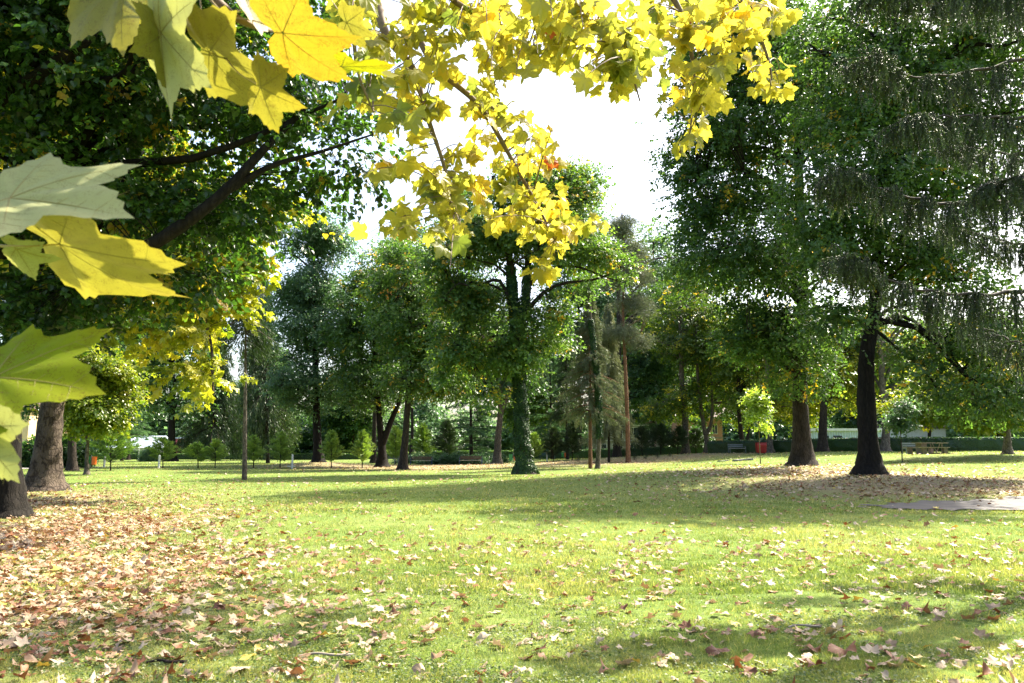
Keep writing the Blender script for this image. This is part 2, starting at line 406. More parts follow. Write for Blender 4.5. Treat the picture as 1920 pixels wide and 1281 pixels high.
# asphalt patch at the right, path at the far left
def in_path(x, y):
    cx, cy = 12.4, 22.6
    a = ((x - cx - 3.2) / 5.6) ** 2 + ((y - cy - .09 * (x - cx)) / (1.75 + .12 * np.sin(x * 1.7))) ** 2
    return a < 1 + .12 * np.sin(x * 3 + y * 5) + .10 * np.sin(x * 7.3 - y * 4)
m_as, n, l, b = new_mat("worn asphalt")
tc = n.new("ShaderNodeTexCoord")
n1, n2 = noise(1.2, 6), noise(90, 3)
r1 = ramp(n, [(.35, (.045, .04, .037)), (.65, (.10, .088, .08))]); l.new(n1.outputs["Fac"], r1.inputs[0])
r2 = ramp(n, [(.3, (.6, .6, .6)), (.7, (1.2, 1.2, 1.2))]); l.new(n2.outputs["Fac"], r2.inputs[0])
mx = n.new("ShaderNodeMix"); mx.data_type = 'RGBA'; mx.blend_type = 'MULTIPLY'; mx.inputs["Factor"].default_value = 1
l.new(r1.outputs[0], mx.inputs["A"]); l.new(r2.outputs[0], mx.inputs["B"]); l.new(mx.outputs["Result"], b.inputs["Base Color"])
b.inputs["Roughness"].default_value = .75
def sheet(name, inside, x0, x1, y0, y1, st, lift, mat):
    xs = np.arange(x0, x1, st); ys = np.arange(y0, y1, st)
    X, Y = np.meshgrid(xs, ys); ny, nx = X.shape
    ins = inside(X, Y); idx = np.arange(nx * ny).reshape(ny, nx)
    k = ins[:-1, :-1] & ins[1:, 1:] & ins[:-1, 1:] & ins[1:, :-1]
    Fq = np.stack([idx[:-1, :-1], idx[:-1, 1:], idx[1:, 1:], idx[1:, :-1]], -1)[k]
    return structure(MB().add(np.stack([X, Y, height(X, Y) + lift], -1).reshape(-1, 3), Fq, 0, .5, True).build(name, mat))
sheet("asphalt_path", in_path, 7, 22, 18, 28, .12, .03, m_as)
m_con = solid("pale concrete path", (.34, .32, .29), .85, .15, 3)
sheet("concrete_path", lambda x, y: np.abs(x + 44 - .62 * (y - 55)) < 2.2 + 0 * x, -85, -30, 44, 68, .5, .04, m_con)

# grass
def lawn_points(count, d0, d1, margin=1.25):
    u = rng.uniform(1 / d1, 1 / d0, count); Yp = 1 / u
    Xp = rng.uniform(-1, 1, count) * (.69 * margin) * Yp
    return Xp, Yp
gmb = MB()
for cnt, d0, d1, wd, ht in ((330000, 4.3, 9, .0045, .055), (280000, 9, 20, .009, .065), (200000, 20, 60, .022, .07), (60000, 60, 110, .06, .08)):
    x, y = lawn_points(cnt, d0, d1)
    zz = zone(x, y)
    bare = np.sin(x * .83 + 2.1 * np.sin(y * .47 + 1)) * np.sin(y * .71 + 1.7 * np.sin(x * .39)) > .72
    keep = (rng.uniform(0, 1, cnt) > zz * .78 + bare * .45) & ~in_path(x, y)
    x, y = x[keep], y[keep]; k = len(x)
    patch = .5 + .5 * np.sin(x * 1.1 + 2 * np.sin(y * .9)) * np.sin(y * 1.4 + 1.5 * np.sin(x * .8))
    fine = .5 + .5 * np.sin(x * 5 + 2 * np.sin(y * 3)) * np.sin(y * 6 + 2 * np.sin(x * 4))
    z = height(x, y)
    ax = np.stack([rng.normal(0, .55, k), rng.normal(0, .55, k), np.full(k, 1.0)], 1)
    nr = np.stack([rng.normal(0, 1, k), rng.normal(0, 1, k), rng.normal(0, .3, k)], 1)
    tone = np.clip(.11 + .35 * rng.uniform(0, 1, k) + .36 * patch + .2 * fine * rng.uniform(0, 1, k) + (rng.uniform(0, 1, k) > .90) * .45 + .12 * np.clip((9 - y) / 4, 0, 1), 0, 1)
    sz = ht * rng.uniform(.5, 1.3, k) * (.55 + .6 * fine)
    leaves(gmb, np.stack([x, y, z - .005], 1), ax, nr, sz, tone, NEEDLE, aspect=(wd / ht) * 1.3)
# clover and plantain leaves in the near turf
x, y = lawn_points(130000, 4.3, 11); k = len(x)
keep = np.sin(x * 1.7 + np.sin(y * 2.1) * 2) * np.sin(y * 1.9 + x) + rng.normal(0, .5, k) > .1
x, y = x[keep], y[keep]; k = len(x)
ax = np.stack([rng.normal(0, 1, k), rng.normal(0, 1, k), rng.normal(.1, .3, k)], 1)
nr = np.stack([rng.normal(0, .4, k), rng.normal(0, .4, k), np.full(k, 1.0)], 1)
leaves(gmb, np.stack([x, y, height(x, y) + rng.uniform(.01, .045, k)], 1), ax, nr, rng.uniform(.012, .032, k), rng.uniform(.0, .75, k) ** 1.2, KITE, aspect=1.1)
g = gmb.build("grass", M['grass']); g["kind"] = "stuff"; g["label"] = "short green and straw coloured grass covering the lawn"; g["category"] = "grass"

# ------------------------------------------------------------------ fallen leaves
FSHAPES = [plane_leaf(OUT_FULL, 3, c, f, d, s) for c, f, d, s in ((.45, .5, .3, 11), (.6, .2, -.3, 12), (.3, .7, .5, 13), (.5, -.3, .4, 14), (.7, .3, .1, 15), (.35, .9, .2, 16))]
def scatter_fallen(cnt, d0, d1, thick, margin=1.2):
    x, y = lawn_points(cnt, d0, d1, margin)
    keep = rng.uniform(0, 1, len(x)) < thick(x, y)
    return x[keep], y[keep]
fx, fy = scatter_fallen(12000, 4.6, 14, lambda x, y: np.clip(.06 + .55 * zone(x, y) + .05 * np.sin(x * 1.3 + y) * np.sin(y * 1.7), .05, 1))
o_ = np.argsort(fy); fx, fy = fx[o_], fy[o_]
infr = np.abs(fx) < .64 * fy + .1
near_i = np.where(infr)[0][:285]
near_mask = np.zeros(len(fx), bool); near_mask[near_i] = True
fkinds = [("rust brown curled plane leaf fallen on the grass", (.05, .22)), ("tan dry plane leaf fallen on the grass", (.42, .6)),
          ("pale beige plane leaf lying face down on the grass", (.75, .92)), ("orange brown crumpled plane leaf on the grass", (.24, .34))]
fmeshes = []
for ki, (lab, (t0, t1)) in enumerate(fkinds):
    row = []
    for si, sh in enumerate(FSHAPES):
        mb = MB(); mb.add(sh[0], sh[1], 0, np.clip(t0 + (t1 - t0) * (si / 5) + .05 * np.sin(sh[0][:, 0] * 9), 0, 1), True)
        st = np.array([[0, -.45, .1], [0, -.2, .02], [0, 0, 0], [0, .5, sh[0][:, 2].mean()]])
        tubes(mb, st, np.array([.012, .01, .012, .004]), 4, 0, max(t0 - .1, 0))
        row.append(mb.mesh("fallen_leaf", M['fallen']))
    fmeshes.append(row)
def fallen_object(x, y, ki, si, size, tilt, rz, lift=.02):
    o = bpy.data.objects.new("fallen_leaf", fmeshes[ki][si]); C.objects.link(o)
    o.location = (x, y, float(height(x, y)) + lift + .25 * size * abs(sin(tilt[0])))
    o.rotation_euler = (tilt[0], tilt[1], rz); o.scale = (size,) * 3
    tag(o, fkinds[ki][0], "fallen leaf", "fallen leaves: " + fkinds[ki][0])
for (px, py, ki, size) in ((1585, 1232, 0, .2), (1725, 1152, 3, .17), (1350, 1232, 0, .17), (1394, 1250, 3, .16), (1524, 1228, 0, .13), (548, 1272, 3, .14),
                           (1530, 1260, 0, .12), (1415, 1195, 0, .12), (1570, 1195, 2, .2), (905, 1205, 2, .19), (1130, 1185, 2, .2), (70, 1250, 1, .2), (455, 1262, 2, .2)):
    v = H0 / 2 - py
    r_ = (F * sin(TH) + v * cos(TH)) / (F * cos(TH) - v * sin(TH))
    Yd = -EYE / r_; p = P(px, py, Yd)
    fallen_object(p[0], p[1], ki, rng.integers(6), size * .72, (rng.uniform(-.5, .3), rng.uniform(-.4, .4)), rng.uniform(0, 6.28), .03)
for i in near_i:
    ki = rng.choice(4, p=[.22, .30, .36, .12])
    fallen_object(fx[i], fy[i], ki, rng.integers(6), rng.uniform(.035, .10), (rng.normal(0, .3), rng.normal(0, .3)), rng.uniform(0, 6.28))
fl = MB()
def fallen_mass(x, y, shapes, s0, s1, tilt=.3):
    k = len(x); sel = rng.integers(0, len(shapes), k)
    for j, sh in enumerate(shapes):
        q = sel == j; kk = q.sum()
        if not kk: continue
        a = rng.uniform(0, 2 * pi, kk)
        ax = np.stack([np.cos(a), np.sin(a), rng.normal(0, tilt, kk)], 1)
        nr = np.stack([rng.normal(0, tilt, kk), rng.normal(0, tilt, kk), rng.choice([1, -1], kk)], 1)
        t = rng.choice([.05, .14, .28, .45, .6, .8, .9, 1.0], kk, p=[.05, .09, .12, .22, .22, .16, .08, .06]) + rng.normal(0, .03, kk)
        leaves(fl, np.stack([x[q], y[q], height(x[q], y[q]) + rng.uniform(.015, .05, kk)], 1), ax, nr, rng.uniform(s0, s1, kk), np.clip(t, 0, 1), sh, smooth=True)
rest = ~near_mask & ((fy > fy[near_i[-1]]) | ~infr)
fallen_mass(fx[rest], fy[rest], PLANE_MID, .035, .095, .3)
x, y = scatter_fallen(60000, 6, 14, lambda x, y: np.clip(.05 + .45 * zone(x, y), 0, 1) * np.clip((y - 5.5) / 7, 0, 1)); fallen_mass(x, y, PLANE_LOW, .04, .095)
x, y = scatter_fallen(100000, 9, 34, lambda x, y: np.clip(.02 + .75 * zone(x, y), 0, 1) * np.clip((y - 9) / 6, 0, 1)); k = ~in_path(x, y) | (rng.uniform(0, 1, len(x)) > .6)
fallen_mass(x[k], y[k], PLANE_LOW, .05, .11)
x, y = scatter_fallen(60000, 34, 105, lambda x, y: np.clip(.04 + 1.0 * zone(x, y), 0, 1)); fallen_mass(x, y, [KITE], .12, .2)
g = fl.build("fallen_leaves", M['fallen']); g["kind"] = "stuff"; g["label"] = "carpet of tan, rust and yellow fallen leaves on the lawn"; g["category"] = "leaf litter"

# fallen sticks
for i, (px, py, ln, rz, lab) in enumerate(((610, 1238, .42, .15, "pale grey fallen stick lying in the leaves at the bottom of the lawn"),
                                          (310, 1249, .30, .1, "dark fallen stick beside curled brown leaves at the bottom left"),
                                          (1510, 1184, .30, .12, "short bare twig lying on sunny grass at the right"))):
    v = H0 / 2 - py; r_ = (F * sin(TH) + v * cos(TH)) / (F * cos(TH) - v * sin(TH)); p = P(px, py, -EYE / r_)
    mb = MB()
    pts = resample([[-ln / 2, 0, .03], [-ln / 5, .02, .045], [ln / 6, -.01, .04], [ln / 2, .03, .03]], 10)
    tubes(mb, pts, np.linspace(.008, .014, 10), 6, rough=.08)
    tubes(mb, resample([[ln / 6, -.01, .04], [ln / 3, -.05, .05], [ln / 2.2, -.07, .07]], 5), np.linspace(.006, .003, 5), 5)
    tag(mb.build("fallen_stick", M['bark_dark'] if i == 1 else solid("weathered stick", (.28, .23, .18), .8, .2, 40), loc=(p[0], p[1], float(height(p[0], p[1])))), lab, "stick", None)

# ------------------------------------------------------------------ trees
DENS = 1.0
def unit(k):
    return nrm(rng.normal(0, 1, (k, 3)))
def gapfield(p, s, ph):
    q = p / s
    return (np.sin(q[:, 0] * 2.1 + ph + 1.5 * np.sin(q[:, 2] * 1.7)) * np.sin(q[:, 1] * 2.3 + 2 * ph + np.sin(q[:, 0] * 1.3)) + np.sin(q[:, 2] * 2.7 + ph * 3 + 1.2 * np.sin(q[:, 1] * 2))) * .5

def clusters(crowns, ncl, shell=.4, gap=-.35, gs=1.6, ph=0.0):
    cen = np.array([P(c[0], c[1], c[2]) for c in crowns])
    rad = np.array([[c[3], c[5] if len(c) > 5 else c[3], c[4]] for c in crowns])
    wt = np.prod(rad, 1) ** .75; wt /= wt.sum()
    out, outd = [], []
    n = 0
    while n < ncl:
        k = ncl * 2
        i = rng.choice(len(cen), k, p=wt)
        d = unit(k); r = rng.uniform(0, 1, k) ** shell
        p = cen[i] + d * r[:, None] * rad[i]
        keep = gapfield(p, gs, ph) + rng.normal(0, .12, k) > gap
        out.append(p[keep]); outd.append((d / rad[i])[keep]); n += keep.sum()
    return np.concatenate(out)[:ncl], nrm(np.concatenate(outd))[:ncl], cen

def foliage(mb, cl, outd, per, csize, lsize, tone, yel=0.0, shape=KITE, droop=.35, aspect=1.0, flat=.55, up=1.0, orange=0.0, spray=9):
    """every cluster is a few shoots, every shoot a flat spray of leaves"""
    k = len(cl)
    ns = np.maximum(2, rng.poisson(per / spray, k)); si = np.repeat(np.arange(k), ns); m_ = len(si)
    soff = rng.normal(0, 1, (m_, 3)) * csize * np.array([1, 1, flat])
    soff[:, 2] -= droop * np.linalg.norm(soff[:, :2], axis=1) * .8
    sc = cl[si] + soff
    sdir = nrm(outd[si] * .7 + soff / csize * .5 + rng.normal(0, .4, (m_, 3)) + np.array([0, 0, -droop]))
    side = nrm(np.cross(sdir, np.array([0, 0, 1.0])) + rng.normal(0, .25, (m_, 3)))
    stone = rng.normal(0, .10, m_)
    li = np.repeat(np.arange(m_), np.maximum(3, rng.poisson(spray, m_))); n = len(li)
    u = rng.uniform(-.5, .5, n); sg = rng.choice([-1.0, 1.0], n)
    ln = lsize * 4.2
    c = sc[li] + sdir[li] * (u * ln)[:, None] + side[li] * (sg * lsize * rng.uniform(.1, 1.1, n))[:, None] + rng.normal(0, .25 * lsize, (n, 3))
    ax = sdir[li] * .7 + side[li] * (sg * .7)[:, None] + rng.normal(0, .35, (n, 3)) + np.array([0, 0, -.35])
    nr = np.cross(side[li], sdir[li]); nr = np.where(nr[:, 2:3] < 0, -nr, nr) * .8 + rng.normal(0, .35, (n, 3)) + np.array([0, 0, up * .5])
    ct = rng.normal(tone, .12, k)
    y = rng.uniform(0, 1, k) < yel; ct[y] = rng.uniform(.9, .97, y.sum())
    t = ct[si[li]] + stone[li] + rng.normal(0, .05, n)
    y2 = rng.uniform(0, 1, m_)[li] < yel * .5; t[y2] = rng.uniform(.9, 1.0, y2.sum())
    if orange:
        o = rng.uniform(0, 1, k)[si[li]] < orange; t[o] = 1.0
    else: t = np.where(t > .985, .97, t)
    leaves(mb, c, ax, nr, lsize * rng.uniform(.65, 1.3, n) * 1.15, np.clip(t, 0, 1), shape, aspect=aspect)

def wood(mb, trunks, radii, cl, nlimb, r_limb, zlo, twig=.02, limbs=(), sides=7, sub=True):
    """limbs grow from the trunk's upper part to spread clusters; twigs join the other clusters to the nearest limb"""
    trunk_pts = np.concatenate(trunks); trunk_r = np.concatenate(radii)
    ok = trunk_pts[:, 2] > zlo
    tp, tr = trunk_pts[ok], trunk_r[ok]
    L = []
    for a in limbs: L.append((resample(a[0], 16), np.linspace(a[1], a[2], 16)))
    if nlimb and len(tp):
        sel = cl[rng.choice(len(cl), min(nlimb, len(cl)), replace=False)]
        for c in sel:
            hd = np.linalg.norm(tp[:, :2] - c[:2], axis=1)
            want = c[2] - .45 * hd
            j = np.argmin(np.abs(tp[:, 2] - want) + rng.uniform(0, .4, len(tp)) + .25 * hd)
            s = tp[j]; ln = np.linalg.norm(c - s)
            if ln < .4: continue
            m1 = s + (c - s) * .35 + np.array([0, 0, .16 * ln]) + rng.normal(0, .06 * ln, 3)
            m2 = s + (c - s) * .72 + np.array([0, 0, .10 * ln]) + rng.normal(0, .07 * ln, 3)
            rr = min(r_limb * (ln / 5) ** .6, tr[j] * .75)
            L.append((resample([s, m1, m2, c], 12), np.linspace(rr, max(.012, rr * .18), 12)))
    for p, r in L: tubes(mb, p, r, 6, rough=.05)
    if sub:
        pool = np.concatenate([p[3:] for p, r in L] + [tp]) if L else tp
        d = np.linalg.norm(cl[:, None, :] - pool[None, :, :], axis=2) + np.maximum(0, pool[None, :, 2] - cl[:, None, 2]) * .5
        j = d.argmin(1); s = pool[j]; ln = np.linalg.norm(cl - s, axis=1)
        k = (ln > .25) & (ln < 6)
        s, c, ln = s[k], cl[k], ln[k]
        m_ = (s + c) / 2 + np.array([0, 0, 1]) * (ln * .12)[:, None] + rng.normal(0, .08, (len(s), 3)) * ln[:, None]
        pts = bez(s, m_, c, 6)
        rr = np.clip(twig * (ln / 2), twig * .5, twig * 2.2)[:, None] * np.linspace(1, .3, 6)[None]
        tubes(mb, pts, rr, 4)

class Loc:
    """collects in world space, builds relative to the tree's foot"""
    def __init__(s, foot): s.foot = foot
    def build(s, mb, name, mat, parent):
        for i in range(len(mb.v)): mb.v[i] = mb.v[i] - s.foot
        return mb.build(name, mat, parent)

def trunk_path(base, pts, r0, r1, n=44, sink=.25, flare=.55, pw=.8):
    x, y = P(*base)[:2]; z = float(height(x, y))
    p = [np.array([x, y, z - sink])] + [np.array([x, y, z + .35])] + [P(a, b, c) for a, b, c in pts]
    q = resample(p, n)
    t = np.linspace(0, 1, n)
    r = r0 + (r1 - r0) * t ** pw
    dz = q[:, 2] - z
    r = r * (1 + flare * np.exp(-np.maximum(dz, 0) / (.9 * r0 + .05)))
    return q, r, np.array([x, y, z])

def broadleaf(name, label, base, trunk, r0, r1, crowns, ncl, per, csize, lsize, leafm='green', bark='bark_dark', tone=.45, yel=.02, shape=KITE,
              nlimb=26, r_limb=.14, zlo=3, limbs=(), forks=(), cat="tree", group=None, gap=-.35, gs=1.6, shell=.4, droop=.35, aspect=1.0, ivy=None,
              twig=.02, orange=0, flare=.55, sides=18, up=1.0, trunk_label=None):
    tr, rr, foot = trunk_path(base, trunk, r0, r1, flare=flare)
    root = empty(name, foot); tag(root, label, cat, group)
    L = Loc(foot)
    mb = MB(); tubes(mb, tr, rr, sides, rough=.045, lobes=.4)
    trs, rrs = [tr], [rr]
    for fz, pts, a, b in forks:
        q = resample([tr[np.argmin(np.abs(tr[:, 2] - foot[2] - fz))]] + [P(*c) for c in pts], 16); r = np.linspace(a, b, 16)
        tubes(mb, q, r, 10, rough=.03); trs.append(q); rrs.append(r)
    o = L.build(mb, "trunk", M[bark], root)
    ph = rng.uniform(0, 6)
    cl, od, cen = clusters(crowns, int(ncl * 1.45), shell, gap + .16, gs, ph)
    mb = MB(); wood(mb, trs, rrs, cl, nlimb, r_limb, foot[2] + zlo, twig, [([P(*c) for c in a], b, c_) for a, b, c_ in limbs])
    if mb.n: L.build(mb, "branches", M[bark], root)
    mb = MB(); foliage(mb, cl, od, per * DENS, csize, lsize, tone, yel, shape, droop, aspect, orange=orange, up=up)
    L.build(mb, "crown", M[leafm], root)
    if ivy:
        z0, z1, dens = ivy; mb = MB()
        for q, r in zip(trs, rrs):
            ln = np.linalg.norm(np.diff(q, axis=0), axis=1).sum(); k = int(dens * ln * r.mean() * 6)
            u = rng.uniform(0, len(q) - 1.001, k); i = u.astype(int); f = (u - i)[:, None]
            c = q[i] * (1 - f) + q[i + 1] * f; rad = r[i] * (1 - f[:, 0]) + r[i + 1] * f[:, 0]
            a = rng.uniform(0, 2 * pi, k)
            bump = 1 + .10 * np.sin(a * 3 + c[:, 2] * 2) + .12 * np.sin(c[:, 2] * 5 + a * 2)
            d = np.stack([np.cos(a), np.sin(a), np.zeros(k)], 1)
            c = c + d * (rad * bump + rng.uniform(.01, .12, k))[:, None]
            kk = (c[:, 2] > foot[2] + z0) & (c[:, 2] < foot[2] + z1)
            c, d = c[kk], d[kk]; k = len(c)
            leaves(mb, c, np.array([0, 0, -1.0]) + d * .4 + rng.normal(0, .35, (k, 3)), d + rng.normal(0, .35, (k, 3)) + np.array([0, 0, .3]), rng.uniform(.07, .13, k), np.clip(rng.normal(.45, .25, k), 0, 1), KITE, aspect=1.2)
        L.build(mb, "ivy", M['ivy'], root)
    return root

# ---- the trees framing the left side
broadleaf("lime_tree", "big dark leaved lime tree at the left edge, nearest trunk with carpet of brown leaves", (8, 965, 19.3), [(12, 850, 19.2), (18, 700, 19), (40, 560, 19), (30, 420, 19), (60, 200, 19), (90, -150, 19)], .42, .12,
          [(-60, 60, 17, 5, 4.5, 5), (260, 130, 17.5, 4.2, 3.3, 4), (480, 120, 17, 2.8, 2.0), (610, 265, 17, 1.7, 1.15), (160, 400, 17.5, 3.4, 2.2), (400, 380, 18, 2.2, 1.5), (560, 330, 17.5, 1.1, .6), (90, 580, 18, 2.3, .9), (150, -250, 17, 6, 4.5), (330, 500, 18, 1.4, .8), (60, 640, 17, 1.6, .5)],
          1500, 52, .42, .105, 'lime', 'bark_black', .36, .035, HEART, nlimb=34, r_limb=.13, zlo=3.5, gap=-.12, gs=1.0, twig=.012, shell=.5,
          limbs=[([(20, 590, 19.2), (180, 510, 17), (300, 450, 16), (410, 370, 15.7), (500, 275, 15.7), (570, 205, 16)], .2, .06),
                 ([(395, 380, 15.7), (500, 315, 15.8), (600, 285, 16), (700, 252, 16.4)], .08, .02),
                 ([(10, 480, 19), (-60, 260, 17), (90, 130, 15.4), (170, 60, 15), (230, -80, 15)], .22, .1),
                 ([(60, 600, 19), (120, 540, 18.5), (190, 420, 18), (250, 300, 17.5)], .1, .03)])
broadleaf("plane_tree", "thick grey mottled trunk second from the left edge, crown turning yellow above it", (82, 921, 31), [(90, 840, 31), (100, 740, 31), (120, 600, 31), (160, 450, 31), (180, 250, 31)], .62, .25,
          [(395, 560, 27, 1.9, 2.3), (445, 470, 27, 1.4, 1.7), (370, 690, 26, 1.2, 1.5), (480, 380, 27, 1.3, 1.2), (300, 600, 28, 1.6, 1.6), (385, 760, 26, .75, .55), (230, 500, 30, 4, 2.4), (100, 350, 31, 6, 5), (350, 400, 30, 3.5, 2.5), (150, 100, 31, 6, 5)],
          800, 40, .42, .17, 'yellowgreen', 'bark_plane', .70, .0, PLANE_LOW[0], nlimb=30, r_limb=.16, zlo=4, gap=-.1, gs=.9, twig=.014,
          limbs=[([(130, 560, 31), (230, 520, 29.5), (330, 540, 28), (390, 620, 27), (400, 740, 26.3)], .15, .03)], sides=22)
broadleaf("maple_tree", "small maple with low yellow green crown just right of the mottled plane trunk", (162, 891, 50), [(163, 850, 50), (168, 790, 50), (180, 700, 50)], .17, .06,
          [(185, 745, 50, 2.5, 2.2), (150, 690, 50, 2.2, 1.6), (215, 700, 50, 1.5, 1.3), (150, 790, 50, 1.4, .8)], 420, 46, .4, .17, 'yellowgreen', 'bark_grey', .45, 0, nlimb=16, r_limb=.07, zlo=1.6,
          forks=[(2.0, [(155, 800, 50), (135, 740, 50), (125, 690, 50)], .09, .04)])
broadleaf("linden_tree", "shaded trunk between the mottled plane and the small yellow maple", (134, 883, 58), [(135, 800, 58), (136, 600, 58), (140, 450, 58)], .38, .15,
          [(110, 650, 60, 5, 4), (150, 560, 60, 5, 5), (60, 740, 60, 3, 1.6)], 420, 40, .6, .2, 'darkgreen', 'bark_dark', .4, .02, nlimb=14, zlo=5)
broadleaf("chestnut_tree", "dark broadleaf tree behind the row of young conifers left of the tall spruce trunk", (322, 866, 100), [(322, 800, 100), (323, 700, 100), (320, 560, 100)], .62, .25,
          [(320, 640, 100, 6, 7), (270, 720, 100, 4, 4), (360, 740, 100, 3.4, 3.2), (330, 520, 100, 5, 6), (250, 640, 102, 4.5, 5)], 520, 44, .8, .27, 'darkgreen', 'bark_black', .55, .03, nlimb=18, zlo=5, r_limb=.2)

# ---- middle distance broadleaf trees
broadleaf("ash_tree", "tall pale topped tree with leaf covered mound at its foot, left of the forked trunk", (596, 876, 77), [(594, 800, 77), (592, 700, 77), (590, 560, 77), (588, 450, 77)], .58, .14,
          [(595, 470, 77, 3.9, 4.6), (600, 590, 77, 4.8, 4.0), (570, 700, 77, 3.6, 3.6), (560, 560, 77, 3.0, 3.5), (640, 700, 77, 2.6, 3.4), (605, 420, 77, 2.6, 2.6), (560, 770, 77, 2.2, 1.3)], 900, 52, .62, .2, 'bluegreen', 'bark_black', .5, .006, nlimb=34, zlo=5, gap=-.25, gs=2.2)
broadleaf("forked_tree", "dark tree whose trunk forks low, beside the straight trunk left of the two blue benches", (716, 877, 72), [(716, 840, 72), (712, 790, 72), (705, 700, 72), (700, 600, 72)], .56, .14,
          [(700, 600, 72, 4.2, 5), (690, 720, 72, 3.6, 2.8), (740, 520, 74, 4.2, 4.2), (660, 660, 72, 2.2, 3)], 620, 50, .6, .2, 'green', 'bark_black', .38, .02, nlimb=24, zlo=4,
          forks=[(2.0, [(733, 790, 72), (752, 740, 72), (765, 650, 72)], .34, .1)], gs=2)
broadleaf("hornbeam_tree", "straight dark trunk leaning slightly right, first tree left of the two blue benches", (755, 881, 64), [(760, 820, 64), (765, 740, 64), (768, 620, 64), (770, 500, 64)], .42, .12,
          [(770, 560, 64, 4.2, 4.2), (780, 680, 64, 3.6, 2.8), (830, 620, 66, 3.0, 3.2), (760, 490, 64, 3.0, 1.8), (840, 710, 66, 2.4, 2.0)], 680, 50, .55, .18, 'green', 'bark_dark', .42, .04, nlimb=26, zlo=4.5, gs=1.8)
broadleaf("orange_leaved_tree", "tree with a patch of orange leaves high behind the straight dark trunk", (700, 866, 92), [(702, 800, 92), (710, 600, 92), (720, 500, 92)], .4, .15,
          [(745, 545, 62, 1.6, .5), (790, 560, 62, 1.5, .45), (770, 480, 92, 4.5, 4)], 150, 30, .4, .17, 'green', 'bark_dark', .6, .1, nlimb=10, zlo=8, orange=.22)
broadleaf("ivy_covered_tree", "large tree in the middle of the lawn with ivy climbing its flared trunk", (984, 890, 51.5), [(978, 800, 51.5), (972, 690, 51.5), (962, 560, 51.5), (950, 450, 51.5), (925, 330, 51.5)], .58, .14,
          [(900, 420, 51.5, 3.6, 3.0), (1020, 420, 51.5, 4.0, 3.2), (880, 560, 51.5, 2.6, 2.2), (1110, 490, 50, 2.6, 1.5), (960, 640, 51.5, 2.8, 2.2), (860, 660, 51.5, 2.2, 2.4), (1040, 600, 51.5, 1.8, 2.4), (840, 500, 51.5, 2.2, 1.8), (1060, 350, 51.5, 2.6, 2.3), (1000, 330, 51.5, 2.4, 1.8), (900, 740, 50, 1.6, .8), (1170, 520, 50, 1.0, .8)],
          1250, 54, .5, .165, 'green', 'bark_dark', .62, .01, nlimb=34, zlo=8, gap=-.32, gs=1.7, shell=.55,
          forks=[(9.5, [(985, 560, 51.5), (990, 470, 51.5), (1000, 380, 51.5)], .3, .1)],
          limbs=[([(975, 640, 51.5), (940, 530, 51.2), (890, 540, 50.5), (860, 532, 50), (830, 560, 50)], .16, .04),
                 ([(985, 540, 51.5), (1030, 505, 51), (1080, 500, 50.5), (1130, 518, 50), (1170, 530, 49.6)], .15, .03),
                 ([(975, 680, 51.5), (930, 650, 51), (880, 665, 50.5)], .1, .03)],
          ivy=(-.1, 14, 900))
broadleaf("old_tree", "gnarled dark trunk standing right of the second blue bench behind the ivy covered tree", (932, 867, 86), [(934, 820, 86), (938, 760, 86), (930, 660, 86)], .55, .2,
          [(920, 620, 88, 5, 5), (960, 700, 88, 4, 3), (890, 700, 88, 4, 3)], 420, 44, .7, .24, 'darkgreen', 'bark_grey', .5, .02, nlimb=16, zlo=6, forks=[(5.0, [(950, 745, 86), (960, 680, 86)], .25, .1)])
broadleaf("ivy_pole_tree", "slender trunk wrapped in sunlit ivy leaning beside the grey spruce", (1121, 880, 62), [(1124, 800, 62), (1121, 720, 62), (1114, 660, 62), (1108, 600, 62), (1104, 540, 62)], .2, .09,
          [(1105, 520, 62, 1.3, 1.3)], 40, 20, .4, .16, 'green', 'bark_grey', .5, .02, nlimb=6, zlo=9, ivy=(2.4, 12, 1400), flare=.25)
broadleaf("oak_trunk_tree", "thick dark trunk between the ivy wrapped pole and the red pine", (1157, 861, 92), [(1158, 800, 92), (1160, 700, 92), (1160, 500, 92)], .56, .25,
          [(1240, 640, 94, 4.5, 5.5), (1230, 730, 94, 4.8, 2.6), (1270, 560, 96, 4, 5), (1200, 700, 94, 3, 4)], 600, 50, .7, .22, 'darkgreen', 'bark_dark', .55, 0, nlimb=18, zlo=6)
broadleaf("sycamore_tree", "pale brown straight trunk just left of the forked grey trunk by the brick house", (1286, 852, 85), [(1284, 780, 85), (1278, 700, 85), (1275, 560, 85)], .5, .2,
          [(1290, 620, 86, 4.6, 5), (1260, 760, 86, 3, 1.4), (1310, 540, 88, 4, 4.5), (1240, 760, 86, 3, 1.2)], 420, 40, .6, .2, 'yellowgreen', 'bark_grey', .22, .03, nlimb=20, zlo=5, gap=-.1)
broadleaf("twin_trunk_tree", "grey tree forking into two stems in front of the pink brick house", (1325, 852, 84), [(1325, 825, 84), (1318, 790, 84), (1308, 700, 84), (1306, 600, 84)], .38, .12,
          [(1320, 640, 85, 3.6, 4.4), (1370, 700, 85, 3.4, 3.6), (1300, 740, 85, 2.4, 1.6), (1390, 770, 85, 2.6, 1.6)], 420, 36, .55, .19, 'yellowgreen', 'bark_grey', .15, .05, nlimb=20, zlo=5,
          forks=[(1.9, [(1334, 790, 84), (1335, 730, 84), (1328, 660, 84)], .24, .08)], gap=-.05, flare=.3)
broadleaf("leaning_tree", "dark leaning trunk behind the grey bench near the red bin", (1394, 847, 80), [(1388, 800, 80), (1384, 740, 80), (1386, 640, 80)], .33, .14,
          [(1400, 720, 80, 3.2, 3), (1370, 640, 82, 3.6, 4), (1440, 700, 80, 3, 3)], 360, 40, .55, .19, 'yellowgreen', 'bark_dark', .2, .04, nlimb=16, zlo=4)
